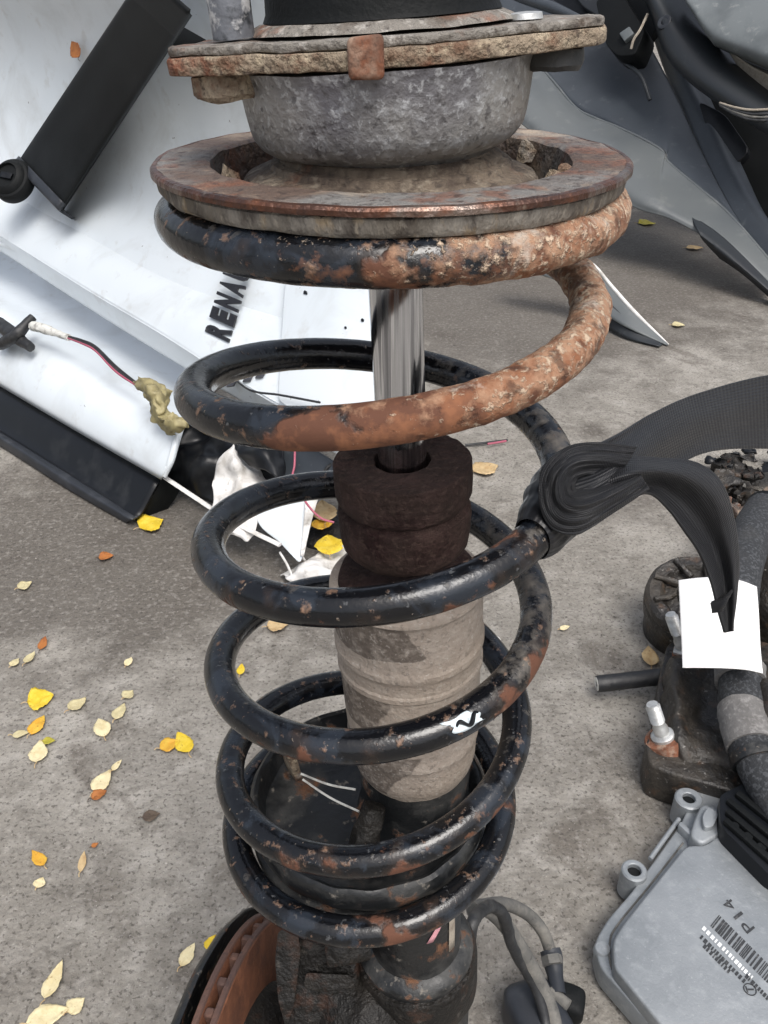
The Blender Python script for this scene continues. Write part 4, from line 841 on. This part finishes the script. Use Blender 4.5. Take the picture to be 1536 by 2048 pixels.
# leaf litter and broken bits above the hose
random.seed(5)
bits = thing('broken_bits', 'small heap of broken black plastic bits and rusty scraps behind the seat belt end', 'debris', G(1470, 980))
for i in range(34):
    a, b = random.uniform(1395, 1575), random.uniform(900, 1030)
    if b > 960 and a < 1440: a += 70
    z = random.uniform(.012, .04); s = random.uniform(.008, .024)
    blob('bit', G(a, b, z), s, s*random.uniform(.4, .9), s*random.uniform(.2, .45), random.choice([M['oily'], M['black_gloss'], M['perch'], M['oily'], M['knuckle'], M['hose_grey']]), bits, random.uniform(0, 180), s*.6, 90, 18, 2.2)

# ================================================================== ENGINE CONTROL UNIT
ec = thing('engine_control_unit', 'grey cast aluminium engine control unit with black printed P14 and barcode', 'control unit', G(1400, 1850))
ZE, ZL = .030, .044
slabG('base_plate', [(1188, 1885), (1215, 1838), (1258, 1790), (1312, 1716), (1366, 1640), (1400, 1556), (1450, 1600), (1600, 1730), (1600, 2200), (1440, 2200), (1310, 2060), (1200, 1935)], ZE, .006, M['alu'], ec, bevel=.003, rnd=18, bseg=3)
lid = slabG('lid', [(1226, 1880), (1244, 1850), (1372, 1690), (1412, 1690), (1438, 1668), (1456, 1680), (1600, 1795), (1600, 2190), (1450, 2190), (1330, 2060), (1228, 1935)], ZL, ZE-.002, M['alu'], ec, bevel=.0035, rnd=12, bseg=4)
sweep('seam', [G(x, y, ZE+.0008) for x, y in ((1366, 1686), (1300, 1770), (1238, 1846), (1220, 1882), (1224, 1938), (1262, 1986), (1325, 2064), (1400, 2150))], .0008, M['hose_grey'], ec, n=60, seg=6)
def ear(cx, cy, r):
    c = G(cx, cy, ZE); F_ = Matrix.Translation(c)
    lathe('mounting_ear', [(.0062, -.024), (.0062, .0055), (.0070, .0062), (r-.0015, .0062), (r, .0048), (r, -.024)], F_, M['alu'], ec, seg=40, close=True)
    lathe('ear_hole', [(0, .001), (.0062, .001), (.0062, -.004)], F_, M['black_plastic'], ec, seg=24)
ear(1376, 1604, .0135); ear(1267, 1748, .0115)
lathe('corner_boss', [(0, .002), (.006, .0018), (.0072, .0), (.0075, -.004)], Matrix.Translation(G(1205, 1898, ZE)), M['alu'], ec, seg=24)
slabG('tower', [(1388, 1640), (1404, 1606), (1442, 1616), (1450, 1640), (1440, 1668), (1404, 1688), (1380, 1672)], .047, ZE-.002, M['alu'], ec, bevel=.003, rnd=10, bseg=3)
slabG('tower_top', [(1404, 1632), (1416, 1612), (1438, 1626), (1428, 1652), (1408, 1656)], .053, .046, M['alu'], ec, bevel=.003, rnd=8, bseg=3)
slabG('rib', [(1356, 1648), (1362, 1640), (1392, 1668), (1386, 1676)], .040, ZE-.002, M['alu'], ec, bevel=.002)
slabG('rib', [(1402, 1560), (1408, 1553), (1440, 1580), (1434, 1588)], .036, ZE-.002, M['alu'], ec, bevel=.002)
sweep('edge_rail', [G(1300, 1718, ZE+.002), G(1330, 1676, ZE+.002), G(1358, 1638, ZE+.002)], .0022, M['alu'], ec, n=16, seg=8)
cn = slabG('connector_block', [(1440, 1590), (1500, 1560), (1620, 1650), (1620, 1800), (1536, 1748), (1448, 1660), (1440, 1640)], .062, .004, M['black_gloss'], ec, bevel=.003, rnd=8)
for (a, b, c, d) in ((1452, 1600, 1600, 1722), (1446, 1640, 1580, 1758), (1470, 1586, 1620, 1706), (1450, 1622, 1592, 1742)):
    slabG('connector_rib', [(a, b), (a+9, b-7), (c+9, d-7), (c, d)], .067, .060, M['black_plastic'], cn, bevel=.0015)
for i in range(3):
    x, y = 1468+i*27, 1655+i*21
    lathe('connector_pin', [(0, .003), (.004, .003), (.0045, 0)], Matrix.Translation(G(x, y, .0625)), M['black_plastic'], cn, seg=14)
# print on the lid
def LG(x, y): return G(x, y, ZL+.0003)
UPN = Vector((0, 0, 1))
def on_lid(uv):   # u along the print lines (down-right in the photo), v across them
    u, v = uv; return LG(1430+u*.72-v*.60, 1838+u*.70+v*.60)
Lo = LG(1510, 1856); Lx = LG(1491.5, 1834)-Lo; Ly = LG(1495, 1868)-Lo
letters('P14', Lo, Lx*1.0, Ly*1.0, UPN, .0003, M['print'], lid, name='printed_letter', bold=.0)
random.seed(3)
u = 0
while u < 190:
    wd_ = random.choice([2, 2, 3, 4, 6]); 
    a = [(1438+u*.70+k*.70, 1830+u*.70+k*.70) for k in (0, wd_)]
    prism('barcode_bar', [LG(a[0][0], a[0][1]), LG(a[1][0], a[1][1]), LG(a[1][0]-17, a[1][1]+22), LG(a[0][0]-17, a[0][1]+22)], UPN*.0003, M['print'], lid)
    u += wd_+random.choice([1.5, 2, 3, 5])
for row, (sx, sy, n_, mt_) in enumerate(((1408, 1852, 15, 'print_white'), (1404, 1870, 14, 'print'), (1410, 1888, 9, 'print'), (1494, 1948, 8, 'print'))):
    u = 0
    for i in range(n_):
        l_ = random.uniform(3, 8)
        prism('printed_dash', [LG(sx+u*.70, sy+u*.72), LG(sx+(u+l_)*.70, sy+(u+l_)*.72), LG(sx+(u+l_)*.70-5, sy+(u+l_)*.72+6), LG(sx+u*.70-5, sy+u*.72+6)], UPN*.0003, M[mt_], lid)
        u += l_+random.uniform(2, 5)
FE = Matrix.Translation(LG(1500, 1979))
lathe('printed_emblem', [(.0042, .0), (.0042, .0003), (.0050, .0003), (.0050, .0)], FE, M['print'], lid, seg=30, close=True)
prism('printed_emblem_bar', [FE @ Vector(q) for q in ((-.003, -.0006, 0), (.003, -.0006, 0), (.003, .0006, 0), (-.003, .0006, 0))], UPN*.0003, M['print'], lid)
prism('printed_emblem_bar', [FE @ Vector(q) for q in ((-.003, -.0024, 0), (-.002, -.0024, 0), (-.002, .0024, 0), (-.003, .0024, 0))], UPN*.00035, M['print'], lid)

# ================================================================== BRAKE HOSE AND PLUG, BOTTOM
bh = thing('brake_hose', 'dusty grey brake hoses and sensor lead with a plug beside the strut foot', 'hose', G(1050, 1950))
sweep('sensor_lead', [G(935, 1905, .18), G(944, 1850, .20), G(958, 1826, .19), G(985, 1812, .17), G(1008, 1835, .15), G(1022, 1885, .12), G(1045, 1930, .09), G(1070, 1970, .07), G(1090, 2040, .05), G(1095, 2120, .04)], .0044, M['wire_black'], bh, n=90, seg=12, rough=.0008, rs=110)
sweep('hose', [G(945, 1820, .17), G(975, 1818, .16), G(1010, 1850, .13), G(1046, 1905, .10), G(1078, 1965, .07), G(1105, 2030, .05), G(1118, 2110, .04)], .0058, M['hose_grey'], bh, n=80, seg=14)
sweep('hose', [G(960, 1812, .15), G(1010, 1808, .12), G(1055, 1828, .09), G(1085, 1862, .07), G(1101, 1902, .05)], .0050, M['hose_grey'], bh, n=50, seg=14)
sweep('hose_fitting', [G(1100, 1900, .05), G(1104, 1915, .048), G(1110, 1950, .046), G(1116, 1990, .044)], [.0085, .009, .0065, .0065], M['skirt'], bh, n=24, seg=12)
sweep('metal_ferrule', [G(1102, 1912, .054), G(1106, 1930, .052)], .0085, M['hose_grey'], bh, n=6, seg=6)
blob('plug', G(1075, 2045, .03), .022, .03, .02, M['skirt'], bh, 20, .002, 60, 24, 4)
blob('plug_latch', G(1135, 2005, .03), .014, .012, .012, M['black_plastic'], bh, -20, .002, 60, 20, 4)
sweep('plug_pin', [G(1098, 1985, .045), G(1116, 1996, .045), G(1136, 2012, .045)], .005, M['hose_grey'], bh, n=12, seg=10)
cbk = thing('cream_bracket', 'small L shaped cream painted bracket at the bottom edge', 'bracket', G(1030, 2020))
slabG('bracket', [(1010, 2006), (1018, 1998), (1066, 1982), (1072, 1998), (1032, 2014), (1034, 2070), (1024, 2075), (1016, 2040)], .020, .004, M['cream_metal'], cbk, bevel=.0015)
ws = thing('debris_scrap', 'torn whitish paper scrap with dark dirt just right of the damper tube', 'paper scrap', G(990, 1310))
patch('scrap', [[G(x, y, z) for x, y, z in r] for r in ([(968, 1262, .004), (990, 1270, .012), (1012, 1300, .006)], [(972, 1290, .02), (992, 1300, .008), (1010, 1320, .016)], [(970, 1330, .004), (985, 1335, .014), (998, 1338, .004)])], M['white_dull'], ws, nu=20, nv=20, rough=.004, rs=80, solid=.001)
dw = thing('dark_debris', 'dark oily lump of debris on the ground right of the damper foot', 'debris', G(985, 1530))
blob('lump', G(985, 1525, .015), .020, .022, .016, M['oily'], dw, 0, .006, 70, 20, 2.2)
sweep('wire_end', [G(970, 1470, .02), G(985, 1500, .03), G(1002, 1530, .015)], .0015, M['wire_black'], dw, n=16, seg=6)
rw = thing('red_wire_scrap', 'short red and black wire scrap lying on the concrete beyond the spring', 'wire', G(980, 885))
sweep('wire', [G(930, 890, .004), G(960, 887, .006), G(985, 884, .005), G(1015, 880, .004)], .0022, M['wire_black'], rw, n=20, seg=6)
sweep('wire', [G(975, 888, .009), G(995, 885, .009), G(1012, 882, .008)], .002, M['wire_pink'], rw, n=14, seg=6)

# ================================================================== FALLEN LEAVES
def leaf(px, py, lng, wid, ang, kind, label, z=.004, pl=None, curl=.2, bend=0, seed=None):
    """one leaf: ovate blade with pointed tip, serrate edge, folded midrib and a stalk; lng/wid in photo pixels"""
    rnd = random.Random(int(px*7+py)); c = G(px, py, z) if pl is None else pl(px, py, .006)
    ppm = FPX/dep(c); Lm, Wm = lng/ppm, wid/ppm
    nrm = UPN if pl is None else pl.n
    # direction in the photo -> direction on the surface
    q = (G(px+math.cos(R(ang))*20, py-math.sin(R(ang))*20, z) if pl is None else pl(px+math.cos(R(ang))*20, py-math.sin(R(ang))*20, .006))-c
    t = q.normalized(); s = nrm.cross(t)
    stretch = min(1.8, q.length*ppm/20)
    # sideways foreshortening
    sp_ = (G(px-math.sin(R(ang))*20, py-math.cos(R(ang))*20, z) if pl is None else c+s*20/ppm)-c
    wst = min(1.8, max(1, abs(sp_.dot(s))*ppm/20))
    Lm *= stretch; Wm *= wst
    n1, n2 = 15, 9; V = []
    b1, b2 = rnd.uniform(-1, 1)*curl, rnd.uniform(.3, 1)*curl
    for i in range(n1):
        u = i/(n1-1); ww = (math.sin(math.pi*u**.75)**.85)*(1-.25*u)*Wm*.62
        for j in range(n2):
            v = j/(n2-1)*2-1; edge = 1+.16*mnoise.noise(Vector((u*5+px*.37, v*.8, py*.11)))+(.05*math.sin(i*2.6+rnd.random()) if abs(v) == 1 else 0)
            h = abs(v)**1.5*ww*b2+(u-.5)**2*Lm*b1*1.4+.10*Wm*mnoise.noise(Vector((u*3+px, v*2, py)))
            V.append(c+t*((u-.5)*Lm)+s*(v*ww*edge+bend*(u-.5)**2*Lm)+nrm*(max(h, -.002)))
    o = obj('fallen_leaf', V, grid_faces(n1, n2), LM[kind], None, sharp=80, solid=.0003)
    st_ = sweep('stalk', [c+t*(-.5*Lm)+s*(bend*.25*Lm), c-t*(.62*Lm)+s*(.04*Lm+bend*.3*Lm)+nrm*.001, c-t*(.75*Lm)+s*(.02*Lm+bend*.4*Lm)], .0005, LM['brown' if kind in ('brown', 'orange') else 'tan'], None, n=8, seg=5)
    st_.parent = o
    return tag(o, label, 'leaf', 'fallen leaves on the concrete')
LV = [
 (303, 1047, 50, 34, 20, 'yellow', 'bright yellow leaf just below the end of the black bumper skirt'),
 (212, 1113, 30, 15, 10, 'orange', 'small orange brown leaf alone below the bumper'),
 (50, 1170, 30, 15, 25, 'pale', 'pale leaf alone near the left edge below the bumper'),
 (86, 1286, 28, 15, 70, 'orange', 'small deep orange leaf above two pale slim leaves'),
 (60, 1315, 30, 13, 50, 'pale', 'slim pale leaf directly under the small orange leaf'),
 (30, 1324, 22, 12, 45, 'pale', 'tiny pale leaf, leftmost beside the slim pale leaf'),
 (258, 1322, 20, 13, 60, 'cream', 'tiny cream leaf alone left of the spring'),
 (81, 1398, 54, 38, 15, 'yellow', 'large clean yellow leaf near the left edge'),
 (155, 1408, 42, 20, 35, 'pale', 'slim pale leaf right of the large yellow leaf'),
 (203, 1453, 38, 30, 110, 'cream', 'broad cream leaf at the middle of the leaf scatter'),
 (240, 1422, 36, 20, 60, 'pale', 'crumpled pale leaf, lower of the touching pair'),
 (257, 1388, 24, 18, 40, 'pale', 'small pale leaf, upper of the touching pair'),
 (75, 1448, 46, 22, 55, 'amber', 'bent amber leaf below the large yellow leaf'),
 (41, 1467, 34, 12, 10, 'pale', 'narrow pale leaf left of the bent amber leaf'),
 (77, 1503, 44, 32, 80, 'cream', 'oval cream leaf at the bottom of the left cluster'),
 (98, 1482, 26, 13, 0, 'olive', 'small yellow green leaf right of the oval cream leaf'),
 (340, 1489, 44, 24, 20, 'amber', 'amber spotted leaf half under a yellow leaf'),
 (366, 1484, 46, 32, 120, 'yellow', 'yellow leaf lying over the amber spotted leaf'),
 (205, 1560, 54, 28, 55, 'cream', 'long cream leaf lying over a rusty orange leaf'),
 (198, 1588, 34, 18, 30, 'orange', 'rusty orange leaf under the long cream leaf'),
 (234, 1530, 28, 10, 50, 'cream', 'thin cream leaf touching the tip of the long cream leaf'),
 (76, 1715, 38, 22, 130, 'amber', 'amber leaf with dark edge low on the left'),
 (165, 1722, 42, 14, 80, 'tan', 'slim tan leaf right of the low amber leaf'),
 (80, 1765, 24, 20, 60, 'cream', 'tiny round cream leaf below the low amber leaf'),
 (376, 1908, 54, 22, 60, 'cream', 'slim cream leaf left of the brake disc'),
 (425, 1885, 34, 28, 70, 'yellow', 'bright yellow leaf touching the brake disc shield'),
 (108, 1960, 84, 26, 65, 'cream', 'long cream leaf with dark holes near the bottom left corner'),
 (96, 2032, 90, 42, 20, 'cream', 'big cream leaf at the bottom left edge of the picture'),
 (152, 2010, 44, 30, 40, 'cream', 'cream leaf right of the big bottom left leaf'),
 (303, 1632, 36, 20, 10, 'brown', 'dark brown rotted leaf between spring and leaf scatter'),
 (190, 1690, 16, 8, 30, 'orange', 'tiny rusty leaf fragment below the long cream leaf'),
 (972, 937, 50, 26, 15, 'tan', 'tan leaf on the concrete right of the bump stop'),
 (1357, 650, 26, 14, 0, 'pale', 'small pale yellow leaf beyond the sheet metal tip'),
 (1300, 1312, 40, 30, 100, 'tan', 'tan leaf beside the cut cable'),
 (556, 1250, 44, 26, 10, 'tan', 'tan leaf seen through the spring below the second turn'),
 (1526, 378, 40, 46, 60, 'amber', 'amber leaf at the right edge near the dark panel'),
 (1294, 446, 34, 22, 0, 'olive', 'dim olive leaf in shade under the fender'),
 (1390, 496, 34, 14, 0, 'tan', 'dull tan leaf on shaded concrete under the fender'),
 (1130, 1255, 20, 9, 20, 'cream', 'tiny cream leaf fragment right of the spring'),
 (482, 1338, 22, 14, 80, 'yellow', 'small yellow leaf peeping inside the third spring turn'),
]
for L_ in LV: leaf(*L_)
leaf(648, 1022, 46, 44, 100, 'tan', 'broad tan leaf on the dirt heap left of the bump stop', z=.035)
leaf(645, 1050, 44, 22, 10, 'amber', 'amber curled leaf in the middle of the dirt heap', z=.03)
leaf(658, 1088, 40, 50, 100, 'yellow', 'bright yellow leaf on the dirt heap nearest the grey rag', z=.03)
leaf(150, 98, 34, 24, 115, 'orange', 'orange brown leaf stuck on the white tailgate beside the trim bar', pl=Plane(W.p+W.n*.12, W.n))
